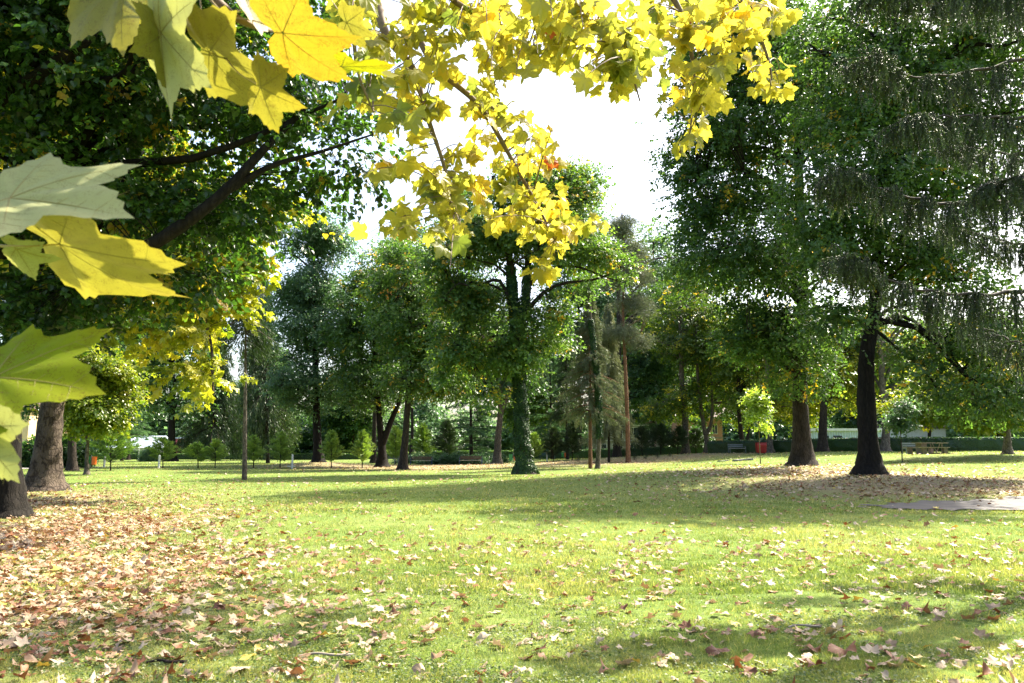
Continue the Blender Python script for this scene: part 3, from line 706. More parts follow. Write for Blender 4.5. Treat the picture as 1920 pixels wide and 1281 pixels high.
broadleaf("pale_trunk_tree", "pale grey trunk standing right of the red bin", (1444, 849, 74), [(1441, 800, 74), (1440, 740, 74), (1438, 640, 74)], .38, .18,
          [(1470, 730, 75, 3.2, 2.4), (1450, 650, 76, 3.4, 4), (1560, 740, 76, 3, 1.8), (1510, 770, 76, 2.2, 1)], 420, 40, .5, .18, 'yellowgreen', 'bark_grey', .5, .04, nlimb=16, zlo=3.5)
broadleaf("broad_trunk_tree", "short thick trunk in front of the low striped shed", (1543, 848, 70), [(1543, 800, 70), (1545, 740, 70), (1548, 640, 70)], .48, .25,
          [(1560, 680, 71, 3.5, 3), (1600, 740, 71, 2.6, 1.5), (1620, 650, 72, 3, 3)], 320, 40, .5, .18, 'yellowgreen', 'bark_dark', .5, .06, nlimb=14, zlo=4)
# ---- the big pair at the right
broadleaf("big_linden", "wide trunk with pale furrowed bark left of the black trunk at the right", (1505, 878, 42), [(1502, 800, 42), (1500, 720, 42), (1505, 560, 42), (1500, 400, 42), (1490, 100, 42)], .6, .2,
          [(1370, 280, 42, 3.9, 4.6, 4.5), (1410, 470, 41, 4.8, 3.2, 5), (1470, 610, 40.5, 3.6, 2.2), (1500, 700, 40, 2.4, 1.1), (1320, 400, 42, 2.3, 2.3), (1500, 150, 42, 5, 5), (1310, 190, 43, 2.3, 3.5), (1380, 50, 43, 4, 4), (1410, 640, 41, 2.0, 1.6), (1290, 300, 42, 1.5, 1.6)],
          1500, 60, .5, .15, 'green', 'bark_dark', .38, .02, nlimb=40, r_limb=.16, zlo=4.5, gap=-.4, gs=1.7, shell=.45, limbs=[([(1500, 520, 42), (1420, 470, 41), (1370, 465, 40.5), (1330, 475, 40)], .14, .03)])
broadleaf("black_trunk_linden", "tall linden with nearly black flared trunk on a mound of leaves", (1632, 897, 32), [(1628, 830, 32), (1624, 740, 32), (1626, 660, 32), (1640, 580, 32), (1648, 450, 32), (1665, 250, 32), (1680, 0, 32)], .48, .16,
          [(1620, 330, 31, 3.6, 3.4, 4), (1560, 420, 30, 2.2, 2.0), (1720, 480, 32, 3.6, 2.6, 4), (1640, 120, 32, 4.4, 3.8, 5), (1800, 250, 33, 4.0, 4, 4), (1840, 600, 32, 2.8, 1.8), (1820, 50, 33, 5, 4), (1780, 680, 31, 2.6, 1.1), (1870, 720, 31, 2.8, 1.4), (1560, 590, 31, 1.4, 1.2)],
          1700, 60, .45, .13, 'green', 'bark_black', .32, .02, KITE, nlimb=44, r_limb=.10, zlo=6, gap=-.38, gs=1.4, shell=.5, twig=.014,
          limbs=[([(1640, 540, 32), (1600, 450, 31.5), (1560, 360, 31)], .12, .03), ([(1655, 350, 32), (1600, 160, 32), (1500, 70, 31.5)], .14, .03), ([(1650, 480, 32), (1740, 400, 32), (1850, 330, 32)], .13, .03)])
broadleaf("yellowing_maple", "low yellow green maple whose branches hang over the picnic table", (1890, 852, 50), [(1888, 800, 50), (1885, 720, 50), (1880, 640, 50)], .3, .1,
          [(1780, 735, 46, 2.9, 1.0), (1850, 775, 46, 1.9, .7), (1700, 755, 46, 1.4, .9), (1830, 700, 47, 3.4, 1.6), (1900, 760, 47, 1.8, 1.2), (1750, 775, 46, 1.3, .4)], 520, 44, .38, .17, 'yellowgreen', 'bark_grey', .42, .05, nlimb=20, zlo=2, gap=-.1, gs=1.1)
broadleaf("brown_trunk_tree", "brown trunk behind the picnic table beside the clipped hedge", (1660, 847, 68), [(1661, 800, 68), (1655, 740, 68), (1650, 640, 68)], .42, .2,
          [(1690, 680, 70, 3.4, 3), (1640, 620, 70, 3.5, 3), (1760, 640, 72, 4, 3)], 360, 40, .55, .19, 'green', 'bark_grey', .6, .05, nlimb=14, zlo=4)
# ---- saplings
broadleaf("lime_green_sapling", "bright lime green sapling with thin stem in front of the red bin", (1426, 871, 52), [(1424, 830, 52), (1422, 780, 52), (1421, 735, 52)], .045, .012,
          [(1421, 770, 52, .85, 1.1), (1432, 790, 52, .55, .6), (1408, 785, 52, .5, .5), (1420, 745, 52, .5, .5)], 80, 22, .22, .16, 'limegreen', 'bark_twig', .55, 0, nlimb=14, r_limb=.02, zlo=1.4, gap=-.35, twig=.006, flare=.1, sides=8)
broadleaf("dark_sapling", "thin bare stemmed sapling between the black trunk and the picnic table", (1692, 866, 44), [(1690, 830, 44), (1688, 790, 44), (1700, 740, 44)], .04, .012,
          [(1685, 790, 44, .7, .5), (1700, 760, 44, .6, .6)], 60, 24, .2, .13, 'bluegreen', 'bark_twig_dark', .5, 0, nlimb=8, r_limb=.02, zlo=1.4, gap=-.5, twig=.006, flare=.1, sides=8)
# ---- pale trees closing the view behind the middle, haze put into their leaf colour
BG = "trees closing the far side of the park"
for (px, top, Y, wd, mt, tone, lab) in ((1160, 385, 118, 6.5, 'yellowgreen', .25, "pale green tree rising behind the red pine"), (1225, 395, 122, 6.0, 'bluegreen', .75, "haze toned tree top left of the big linden crown"),
        (1085, 300, 112, 6.5, 'bluegreen', .55, "haze toned tree rising behind the right side of the ivy covered tree"), (1310, 560, 118, 5, 'yellowgreen', .15, "far tree behind the forked grey trunk"),
        (770, 400, 125, 6.5, 'bluegreen', .4, "far tree top behind the orange leaf patch"), (880, 330, 130, 5.5, 'bluegreen', .5, "far tree behind the left side of the ivy covered tree"), (500, 640, 128, 5, 'darkgreen', .5, "dark far tree behind the droopy spruce"),
        (240, 610, 130, 6, 'bluegreen', .3, "far tree behind the small yellow maple"), (160, 600, 125, 6, 'darkgreen', .5, "far tree behind the shaded linden trunk"), (660, 690, 140, 7, 'darkgreen', .5, "far dark tree behind the forked trunk"),
        (1000, 620, 135, 6, 'yellowgreen', .1, "far tree behind the ivy trunk"), (1400, 560, 120, 6, 'yellowgreen', .15, "far tree behind the red bin"), (1500, 620, 125, 6, 'yellowgreen', .3, "far tree behind the wide linden trunk"),
        (1620, 640, 122, 6, 'bluegreen', .4, "far tree behind the low striped shed"), (1740, 600, 118, 7, 'green', .5, "far tree behind the picnic table"), (1870, 620, 116, 7, 'green', .4, "far tree at the right edge"),
        (-100, 560, 120, 8, 'darkgreen', .5, "far tree beyond the left edge"), (2040, 560, 110, 8, 'green', .4, "far tree beyond the right edge"), (420, 700, 150, 6, 'darkgreen', .5, "far dark tree behind the red hall's middle"), (1180, 640, 140, 6, 'darkgreen', .6, "dark far tree behind the brick house's roof")):
    s_ = Y / F
    ztop = (845 - top) * s_; rz = ztop * .36
    low = 845 - (ztop * .42) / s_
    r_ = rng.uniform
    broadleaf("background_tree", lab, (px, 858, Y), [(px + 3, 800, Y), (px, low, Y), (px, top + 60, Y)], .4, .12,
              [(px, top + rz / s_ * .8, Y, wd * .72, rz * .8), (px - wd * .35 / s_, low - 5, Y, wd * .6, rz * .6), (px + wd * .4 / s_, low - 25, Y, wd * .6, rz * .65), (px + r_(-20, 20), low + 20, Y, wd * .7, rz * .4)],
              460, 46, .85, .33, mt, 'bark_dark', tone, .01, nlimb=14, zlo=5, group=BG, gs=2.6, gap=-.2, sides=10)

# ------------------------------------------------------------------ conifers
def conifer(name, label, base, top, R, z0, leafm='needle', bark='bark_dark', r0=.2, tone=.45, step=.34, nb=6, rise=-.15, droop=.5, lsize=.3, asp=.22, dens=16, cat="conifer", group=None, lean=0, power=.8, curtain=.5, jag=.2, trunk_bare=True):
    x, y = P(*base)[:2]; z = float(height(x, y)); foot = np.array([x, y, z])
    pt = P(top[0], top[1], base[2]); H = pt[2] - z
    root = empty(name, foot); tag(root, label, cat, group)
    L = Loc(foot)
    q = resample([foot - [0, 0, .2], foot + [0, 0, .3], foot + (pt - foot) * .5 + [lean, 0, 0], pt], 18)
    r = np.linspace(r0, .015, 18) ** 1.0 * (1 + .35 * np.exp(-np.linspace(0, 1, 18) * 14))
    mb = MB(); tubes(mb, q, r, 12, rough=.03); L.build(mb, "trunk", M[bark], root)
    zs, ang = [], []
    zz = z0
    while zz < H * .985:
        for j in range(nb):
            zs.append(zz + rng.uniform(-.4, .4) * step); ang.append(rng.uniform(0, 2 * pi))
        zz += step * (1.15 - .6 * (zz / H))
    zs = np.array(zs); ang = np.array(ang); k = len(zs)
    f = np.clip((zs - z0) / (H - z0), 0, 1)
    ln = R * (1 - f) ** power * rng.uniform(1 - jag * 2, 1 + jag, k) * np.minimum(1, .55 + f * 6) + .06
    s0 = np.stack([np.interp(zs + z, q[:, 2], q[:, i]) for i in range(2)] + [zs + z], 1)
    d = np.stack([np.cos(ang), np.sin(ang), np.zeros(k)], 1)
    mid = s0 + d * (ln * .5)[:, None] + np.array([0, 0, 1]) * (ln * (rise + .12))[:, None]
    end = s0 + d * ln[:, None] + np.array([0, 0, 1]) * (ln * (rise * 1.6 - droop * .2))[:, None]
    pts = bez(s0, mid, end, 8)
    mb = MB(); tubes(mb, pts, (np.clip(r0 * .16 * ln / R, .006, .06))[:, None] * np.linspace(1, .25, 8), 4); L.build(mb, "branches", M[bark], root)
    # sprays along the branches
    n_ = np.maximum(4, (dens * ln / max(lsize, .05)).astype(int)); i = np.repeat(np.arange(k), n_); n = len(i)
    u = rng.uniform(.12, 1, n) ** .8; ui = u * 6.999; a_ = ui.astype(int); ff = (ui - a_)[:, None]
    c = pts[i, a_] * (1 - ff) + pts[i, a_ + 1] * ff
    sidev = np.cross(d[i], [0, 0, 1.0]) * rng.normal(0, 1, n)[:, None]
    wid = (ln[i] * .32 * (1.15 - u))[:, None] * np.sign(np.sum(sidev, 1))[:, None]
    so = sidev * wid * rng.uniform(0, 1, (n, 1))
    c = c + so + rng.normal(0, .04, (n, 3)) - np.array([0, 0, 1]) * (np.abs(rng.normal(0, 1, n)) * curtain * lsize)[:, None]
    ax = d[i] * .7 + nrm(so + 1e-6) * .5 + np.array([0, 0, -droop + rise]) + rng.normal(0, .3, (n, 3))
    nr = np.array([0, 0, 1.0]) + rng.normal(0, .6, (n, 3))
    mb = MB(); leaves(mb, c, ax, nr, lsize * rng.uniform(.6, 1.2, n), np.clip(rng.normal(tone, .16, n) + .12 * (u - .5), 0, 1), KITE, aspect=asp)
    L.build(mb, "crown", M[leafm], root)
    return root

conifer("spruce", "tall spruce with bare slender brown trunk left of the tall pale topped tree", (458, 901, 42), (462, 505), 1.7, 7.6, 'needle', 'bark_grey', .2, .3, lsize=.28, droop=1.1, curtain=1.4, dens=14)
conifer("drooping_spruce", "grey green drooping spruce behind the slender bare brown trunk", (502, 868, 88), (495, 500), 4.2, 3, 'needle', 'bark_dark', .35, .5, step=.42, lsize=.42, droop=1.3, curtain=1.6, dens=15, rise=-.25)
conifer("drooping_spruce", "dark spruce behind the round young conifer with yellow tips", (400, 866, 104), (405, 560), 5.0, 3, 'needle', 'bark_dark', .35, .25, step=.45, lsize=.45, droop=1.2, curtain=1.4, dens=15, rise=-.25)
conifer("grey_spruce", "grey needled spruce with reddish trunk beside the ivy wrapped pole", (1107, 878, 63), (1106, 540), 2.5, 4.2, 'greyneedle', 'bark_red', .24, .42, step=.27, lsize=.25, droop=.7, curtain=.9, dens=19, rise=-.12, jag=.35)
conifer("grey_spruce", "pale grey green spruce behind and right of the ivy wrapped pole", (1142, 866, 76), (1140, 560), 2.5, 2.6, 'greyneedle', 'bark_dark', .2, .75, step=.3, lsize=.26, droop=.9, curtain=1.1, dens=20, rise=-.2)
conifer("cedar", "blue green cedar behind the small yellow maple's right side", (228, 864, 112), (215, 610), 5.6, 1.5, 'bluegreen', 'bark_dark', .35, .45, step=.9, nb=6, lsize=.5, droop=.3, curtain=.3, dens=16, rise=.0)
conifer("cedar", "dark layered cedar left of the gnarled trunk behind the second blue bench", (884, 864, 108), (880, 640), 5.2, 1.5, 'bluegreen', 'bark_dark', .35, .2, step=.9, nb=6, lsize=.5, droop=.3, curtain=.3, dens=18, rise=.0)
conifer("cedar", "dark layered cedar right of the ivy covered tree", (1035, 862, 96), (1030, 640), 4.6, 2.0, 'bluegreen', 'bark_dark', .3, .25, step=.8, nb=6, lsize=.45, droop=.3, curtain=.3, dens=18, rise=.0)
conifer("cedar", "dark evergreen right of the red pine trunk behind the dark bushes", (1225, 856, 96), (1230, 600), 5.2, 4.0, 'bluegreen', 'bark_dark', .35, .25, step=.7, nb=7, lsize=.45, droop=.4, curtain=.5, dens=18, rise=.0)
conifer("slim_conifer", "slim dark trunked conifer standing right of the ivy covered trunk", (1064, 860, 90), (1060, 600), 2.6, 4.5, 'needle', 'bark_dark', .3, .4, step=.5, lsize=.35, dens=14)

broadleaf("red_pine", "tall pine with bare reddish trunk and grey tufted crown", (1178, 870, 74), [(1176, 780, 74), (1172, 680, 74), (1168, 590, 74), (1170, 480, 74), (1166, 400, 74)], .27, .07,
          [(1168, 432, 74, 1.3, 2.0), (1172, 465, 74, 1.9, 1.3), (1190, 500, 74, 2.1, 1.5), (1185, 560, 74, 2.0, .9), (1205, 595, 74, 1.2, .8), (1160, 620, 74, 2.2, .5), (1200, 640, 74, 1.2, .4), (1150, 530, 74, 1.4, .6)], 420, 100, .36, .2, 'greyneedle', 'bark_red', .6, 0, KITE,
          nlimb=26, r_limb=.07, zlo=11, gap=-.1, gs=1.2, shell=.5, flare=.15, aspect=.10, up=.2, cat="pine")

YC = "young conifers planted across the lawn"
young = [(207, 883, 58, 790, 1.55, .3, "largest young conifer, dark and bushy beside the orange bin"), (305, 879, 66, 822, 1.2, .6, "round bushy young conifer with a white post in front of it"),
         (371, 880, 66, 832, .95, .55, "open flat topped young conifer second in the row of bright ones"), (403, 880, 66, 826, .9, .75, "narrow young conifer just left of the slender bare trunk"),
         (475, 877, 67, 818, .85, .7, "young conifer just right of the slender bare trunk"), (525, 877, 67, 810, .95, .65, "young conifer left of the white post with the cross piece"),
         (621, 876, 68, 808, .95, .7, "young conifer right of the leaf mound trunk"), (679, 874, 68, 808, .95, .7, "young conifer left of the low forked trunk"),
         (742, 866, 84, 800, 1.3, .8, "yellow green young conifer showing between forked and straight trunks"), (793, 866, 92, 795, 1.4, .5, "dark young conifer behind the left blue bench"),
         (838, 868, 90, 788, 1.5, .12, "dark blue green young conifer between the two blue benches"), (1000, 866, 84, 812, 1.2, .6, "young conifer right behind the ivy covered trunk's foot"),
         (1038, 864, 84, 800, 1.2, .15, "dark young conifer right of the white post with flat top"), (1073, 863, 84, 790, 1.2, .12, "slim blue dark young conifer left of the reddish trunk"),
         (1204, 856, 84, 800, 1.25, .1, "dark young conifer right of the red pine trunk"), (1239, 852, 84, 796, 1.6, .08, "broad dark young conifer in the middle of the three by the hedge"),
         (1271, 851, 84, 800, 1.2, .08, "dark young conifer touching the pale brown straight trunk"), (1305, 850, 86, 805, 1.2, .08, "dark young conifer left of the forked grey tree's foot")]
for px, py, Y, top, R, t, lab in young:
    conifer("young_conifer", lab, (px, py, Y), (px + rng.uniform(-2, 2), top), R * 1.25, .5, 'young' if t > .2 else 'needle', 'bark_dark', .06, t if t > .2 else t + .15, step=.13, nb=5, rise=.28, droop=-.25, lsize=.24, asp=.24, dens=13, group=YC, curtain=0, jag=.22, power=.85)
for px, py, Y in ((1190, 860, 78), (1211, 860, 78), (1233, 859, 78), (1256, 859, 78), (1083, 864, 80)):
    conifer("tiny_conifer", "knee high dark seedling in the row right of the red pine" if px > 1100 else "small twiggy seedling left of the reddish trunk", (px, py, Y), (px, py - 10), .2, .03, 'needle', 'bark_dark', .015, .3, step=.08, nb=5, rise=.3, droop=0, lsize=.09, asp=.2, dens=7, group="seedlings by the red pine" if px > 1100 else None, curtain=0, cat="seedling")

# ------------------------------------------------------------------ hedges and low shrubs
def hedge(name, label, pts, hgt, wid, tone=.3, lsize=.09, dens=260, mat='darkgreen'):
    P3 = np.array([G(px, Y) for px, Y in pts]); foot = P3[len(P3) // 2].copy()
    seg = np.linalg.norm(np.diff(P3[:, :2], axis=0), axis=1); n = int(seg.sum() / .5) + 2
    q = resample(P3, n) if len(P3) > 2 else np.linspace(P3[0], P3[1], n)
    q[:, 2] = height(q[:, 0], q[:, 1])
    T = nrm(np.gradient(q, axis=0) * [1, 1, 0]); N = np.cross(T, [0, 0, 1.0])
    prof = np.array([(-.5, -.1), (-.52, .3), (-.5, .8), (-.42, .97), (0, 1.0), (.42, .97), (.5, .8), (.52, .3), (.5, -.1)])
    V = q[:, None] + N[:, None] * (prof[None, :, 0:1] * wid * .93) + np.array([0, 0, 1.0]) * (prof[None, :, 1:2] * hgt * .96) + rng.normal(0, .02, (n, 9, 3))
    ix = np.arange(n * 9).reshape(n, 9)
    mb = MB(); mb.add(V.reshape(-1, 3), np.stack([ix[:-1, :-1], ix[1:, :-1], ix[1:, 1:], ix[:-1, 1:]], -1).reshape(-1, 4), 0, .1)
    k = int(seg.sum() * (hgt * 2 + wid) * dens)
    u = rng.uniform(0, n - 1.001, k); i = u.astype(int); f = (u - i)[:, None]
    w_ = rng.uniform(0, 8, k) * .999; j = w_.astype(int); g_ = (w_ - j)[:, None]
    c = (V[i, j] * (1 - f) + V[i + 1, j] * f) * (1 - g_) + (V[i, j + 1] * (1 - f) + V[i + 1, j + 1] * f) * g_
    c += rng.normal(0, .03, (k, 3))
    leaves(mb, c, rng.normal(0, 1, (k, 3)), rng.normal(0, .6, (k, 3)) + [0, -.2, .6], lsize * rng.uniform(.7, 1.3, k), np.clip(rng.normal(tone, .15, k), 0, .85), KITE)
    Lc = Loc(foot)
    o = Lc.build(mb, name, M[mat], None); o.location = foot
    tag(o, label, "hedge")
hedge("hedge", "long clipped hedge in front of the red hall at the left", [(-120, 150), (250, 138), (500, 134), (770, 132)], 1.05, 1.0, .5, .16, 70, 'green')
hedge("hedge", "clipped hedge with sunlit top behind the two blue benches", [(800, 118), (940, 114), (1075, 108)], 1.0, 1.2, .45, .14, 90, 'green')
hedge("hedge", "dark clipped hedge behind the row of dark young conifers", [(1080, 100), (1200, 94), (1322, 88)], 1.15, 1.0, .25, .12, 110)
hedge("hedge", "dark clipped hedge from the brick house to the picnic table", [(1328, 79), (1480, 74), (1640, 70), (1720, 69)], 1.25, 1.0, .22, .10, 150)
hedge("hedge", "dark clipped hedge at the far right behind the picnic table", [(1722, 69), (1850, 68), (2150, 66)], 1.25, 1.0, .22, .10, 150)
def shrub(name, label, spots, per, lsize, mat, tone, cat="shrub", up=1.0):
    foot = G(spots[0][0], spots[0][1]); pts, ods = [], []
    for px, Y, rx, rz, k in spots:
        g0 = G(px, Y); d = unit(k); d[:, 2] = np.abs(d[:, 2])
        pts.append(g0 + d * rng.uniform(.3, 1, (k, 1)) ** .5 * np.array([rx, rx * .8, rz])); ods.append(d)
    mb = MB(); cl = np.concatenate(pts); foliage(mb, cl, np.concatenate(ods), per, .16, lsize, tone, 0, KITE, .1, up=up)
    o = Loc(foot).build(mb, name, M[mat], None); o.location = foot
    return tag(o, label, cat)
shrub("juniper_bed", "low spreading mass of green juniper behind the two blue benches", [(px, 88 + 3 * sin(px), 1.6, .95 + .2 * sin(px * 3), 120) for px in range(762, 940, 13)], 34, .12, 'bluegreen', .35)
shrub("blue_shrub", "small blue grey shrub left of the round bushy young conifer", [(287, 100, 1.3, 2.1, 120), (280, 101, .9, 1.5, 60)], 34, .15, 'bluegreen', .85)
shrub("yucca_shrub", "dark bushy undergrowth left of the brick house", [(1296, 96, 2.4, 3.2, 160), (1310, 98, 2, 4, 160)], 30, .2, 'darkgreen', .2)
shrub("thicket", "dark thicket behind the slender spruce at the left", [(px, 142, 5, 6 + 2 * sin(px), 220) for px in (390, 430, 470, 540, 585, 640)], 30, .42, 'darkgreen', .4)
shrub("thicket", "green thicket under the linden at the left", [(px, 66, 2.4, 2.6, 160) for px in (70, 100, 128)], 34, .2, 'darkgreen', .45)

# a wood closing the view all round, its pale leaf tone standing in for haze
fw = MB()
for a in np.arange(-62, 63, 1.15):
    hgt_ = 13 + 5 * sin(a * 1.7) + 3 * sin(a * .7)
    if a > 3: hgt_ *= .8
    R_ = 215 + 14 * sin(a * 5)
    x, y = R_ * sin(radians(a)), R_ * cos(radians(a)); z = float(height(x, y))
    k = 90; d = unit(k); d[:, 2] = np.abs(d[:, 2])
    cl = np.array([x, y, z + hgt_ * .25]) + d * rng.uniform(.2, 1, (k, 1)) ** .5 * np.array([4.5, 4.5, hgt_ * .75])
    foliage(fw, cl, d, 40, 1.6, .75, .7 + .2 * sin(a * 3), 0)
g = fw.build("distant_wood", M['bluegreen']); g["kind"] = "stuff"; g["label"] = "far green wood closing the view behind the park"; g["category"] = "woodland"

# ------------------------------------------------------------------ boxes, furniture, buildings
def box(mb, x0, x1, y0, y1, z0, z1, mat=0, tone=.5):
    V = np.array([[x, y, z] for z in (z0, z1) for y in (y0, y1) for x in (x0, x1)], float)
    mb.add(V, [[0, 2, 3, 1], [4, 5, 7, 6], [0, 1, 5, 4], [2, 6, 7, 3], [0, 4, 6, 2], [1, 3, 7, 5]], mat, tone)
    return mb
def beam(mb, a, b, wx, wz, mat=0):
    """a square bar between two points"""
    tubes(mb, np.array([a, b], float), np.array([wx, wx]) * .7, 4, mat, smooth=False)
blue = solid("dark blue paint", (.03, .06, .16), .4, .2, 12)
slat_l = solid("weathered pale slats", (.42, .38, .33), .7, .2, 14)
slat_d = solid("dark brown slats", (.08, .05, .035), .6, .25, 14)
steel = solid("grey painted steel", (.15, .17, .17), .6, .2, 10)
def bench(label, px, Y, rz, wood1, wood2, frame, ln=2.1):
    p = G(px, Y); r = empty("park_bench", p, rz); tag(r, label, "bench", None)
    mb = MB()
    for k in range(3): box(mb, -ln / 2, ln / 2, -.24 + k * .16, -.11 + k * .16, .43, .47)
    mb.build("seat", wood1, r)
    mb = MB()
    for k in range(2): box(mb, -ln / 2, ln / 2, .27 + k * .035, .31 + k * .035, .56 + k * .17, .69 + k * .17)
    mb.build("backrest", wood2, r)
    for sx in (-ln / 2 - .04, ln / 2 + .002):
        mb = MB(); x1 = sx + .04
        box(mb, sx, x1, -.27, -.20, 0, .62); box(mb, sx, x1, .22, .29, 0, .60); box(mb, sx, x1, -.20, .22, .36, .42)
        box(mb, sx, x1, -.31, .30, .622, .66); box(mb, sx, x1, .30, .36, .55, .90)
        mb.build("leg", frame, r)
bench("left of the two blue park benches, in front of the juniper bed", 791, 80, .03, slat_l, slat_d, blue)
bench("right of the two blue park benches, nearest the gnarled trunk", 883, 80, -.02, slat_l, slat_d, blue, 2.25)
bench("pale grey bench showing between the forked and the straight trunk", 735, 84, -.7, steel, steel, steel, 1.6)
bench("grey bench against the dark hedge left of the red bin", 1380, 76, .05, slat_l, steel, steel, 1.5)
bench("dark green bench far behind the white post with flat top", 1026, 104, 0, solid("green slats", (.06, .11, .10), .5), solid("green slats two", (.05, .09, .09), .5), steel, 1.9)
bench("grey bench behind the left end of the picnic table", 1710, 60, .1, steel, steel, steel, 1.5)

def litter_pair(label, px, Y, sc=1.0):
    p = G(px, Y); r = empty("litter_bin_stand", p); tag(r, label, "litter bin")
    mb = MB(); tubes(mb, np.array([[0, 0, -.1], [0, 0, 1.12 * sc]]), np.array([.03, .03]), 8); box(mb, -.3 * sc, .3 * sc, -.015, .015, .85 * sc, .89 * sc); mb.build("post", steel, r)
    for sx, colr, nm in ((-1, (.02, .20, .06), "green bin"), (1, (.75, .14, .02), "orange bin")):
        mb = MB(); cx = sx * .25 * sc
        ang = np.linspace(0, 2 * pi, 13)[:-1]
        rings = [(.13, .32), (.17, .36), (.19, .92), (.20, .93), (.20, .97), (.17, .97), (.16, .90)]
        V = np.concatenate([np.stack([cx + sc * rr * np.cos(ang), sc * rr * np.sin(ang), np.full(12, zz * sc)], 1) for rr, zz in rings])
        ix = np.arange(len(rings) * 12).reshape(-1, 12)
        mb.add(V, np.stack([ix[:-1], np.roll(ix[:-1], -1, 1), np.roll(ix[1:], -1, 1), ix[1:]], -1).reshape(-1, 4), smooth=False)
        mb.add(V[:12], [list(range(12))]); mb.add(V[-12:] - [0, 0, .2], [list(range(12))])
        o = mb.build("bin", solid(nm, colr, .45, .12), r); o["label"] = nm + " on the post"
litter_pair("green and orange litter bins on one post left of the largest young conifer", 176, 62)
litter_pair("green and orange litter bins half hidden behind the ivy covered trunk", 962, 78)
litter_pair("small far litter bins showing left of the slim dark trunk", 1057, 104, .9)

# red bin on two legs
p = G(1425, 70); r = empty("red_bin", p); tag(r, "large bright red boxy bin in front of the dark hedge behind the lime sapling", "bin")
red = solid("red paint", (.32, .010, .012), .4, .15)
mb = MB()
V = []
for z_, w_, d_ in ((.12, .30, .2), (.2, .38, .26), (.85, .42, .3), (1.02, .40, .28)):
    V += [[-w_, -d_, z_], [w_, -d_, z_], [w_, d_, z_], [-w_, d_, z_]]
ix = np.arange(16).reshape(4, 4)
mb.add(V, np.concatenate([np.stack([ix[:-1], np.roll(ix[:-1], -1, 1), np.roll(ix[1:], -1, 1), ix[1:]], -1).reshape(-1, 4), [[0, 3, 2, 1], [12, 13, 14, 15]]]))
for k in (-1, 0, 1): box(mb, k * .2 - .02, k * .2 + .02, -.325, -.30, .25, .8)
mb.build("body", red, r)
box(MB(), -.44, .44, -.32, .32, 1.025, 1.06).build("lid", red, r)
for sx in (-.3, .26): box(MB(), sx, sx + .04, -.15, .15, -.05, .118).build("leg", steel, r)

white = solid("white painted concrete", (.62, .62, .60), .6, .12, 10)
def post(label, px, Y, h, rad, style):
    p = G(px, Y); mb = MB()
    q = np.array([[0, 0, -.1], [0, 0, h * .93], [0, 0, h * .97], [0, 0, h]]); tubes(mb, q, np.array([rad, rad, rad * .8, rad * .3]), 10, smooth=False)
    if style == 'arm': box(mb, -.42, -rad * .9, -.02, .02, .16, .22); box(mb, rad * .9, .25, -.02, .02, .16, .22)
    if style == 'tee': box(mb, -.17, .17, -.08, .08, h, h + .07)
    tubes(mb, np.array([[0, 0, h * .80], [0, 0, h * .84]]), np.array([rad * 1.15, rad * 1.15]), 10, smooth=False)
    o = mb.build("white_post", white, loc=p); tag(o, label, "post")
post("short white post in front of the round bushy young conifer", 303, 64, 1.08, .085, '')
post("short white post with a low cross piece left of the leaf mound trunk", 551, 66, 1.2, .08, 'arm')
post("short white post with flat top right of the ivy covered trunk", 1025, 84, .95, .07, 'tee')
post("tall thin white pole left of the small blue grey shrub", 264, 104, 2.3, .045, '')
post("whitish stub post behind the largest young conifer", 201, 68, .9, .09, '')

# picnic table
p = G(1737, 53); r = empty("picnic_table", p, .12); tag(r, "weathered picnic table with benches on stone blocks at the right", "picnic table")
wd = solid("weathered boards", (.26, .22, .18), .75, .25, 16, bump=.3); st = solid("rough stone block", (.17, .14, .13), .9, .3, 9, bump=.5)
mb = MB()
for k in range(4): box(mb, -1.05, 1.25, -.36 + k * .185, -.36 + k * .185 + .17, .72, .77)
mb.build("table_top", wd, r)
for y0 in (-.85, .62):
    mb = MB(); box(mb, -1.3, 1.0, y0, y0 + .24, .42, .47); mb.build("bench_seat", wd, r)
box(MB(), -.72, -.3, -.3, .3, -.1, .718).build("leg", st, r)
mb = MB(); beam(mb, [.45, -.3, .0], [.25, -.1, .70], .05, .05); beam(mb, [.75, -.3, 0], [.95, -.1, .70], .05, .05); beam(mb, [.45, .3, .0], [.25, .1, .70], .05, .05); beam(mb, [.75, .3, 0], [.95, .1, .70], .05, .05); mb.build("leg", wd, r)
for y0 in (-.83, .64):
    for x0 in (-1.0, .55): box(MB(), x0, x0 + .3, y0 + .02, y0 + .2, -.1, .418).build("stone_block", st, r)
box(MB(), -.25, 1.2, -.55, .55, -.1, .09).build("base_slab", st, r)

for px, Y, sc, lab in ((1392, 62, 1.0, "flat grey broken slab on the shaded lawn right of the small slab"), (1354, 64, .55, "small flat grey slab on the shaded lawn behind the bright strip")):
    p = G(px, Y); mb = MB()
    for q in range(3):
        a = np.linspace(0, 2 * pi, 9)[:-1]; rr = (.5 - .1 * q) * sc * rng.uniform(.75, 1.1, 8); cx = (q - 1) * .5 * sc
        V = np.concatenate([np.stack([cx + rr * np.cos(a), rr * .7 * np.sin(a), np.full(8, -.05)], 1), np.stack([cx + rr * .9 * np.cos(a), rr * .63 * np.sin(a), (.10 + .05 * q) * sc + rng.normal(0, .012, 8)], 1)])
        ix = np.arange(16).reshape(2, 8)
        mb.add(V, np.stack([ix[0], np.roll(ix[0], -1), np.roll(ix[1], -1), ix[1]], -1)); mb.add(V[8:], [list(range(8))])
    tag(mb.build("stone_slab", solid("grey stone", (.2, .19, .18), .9, .25, 9), loc=p), lab, "stone")

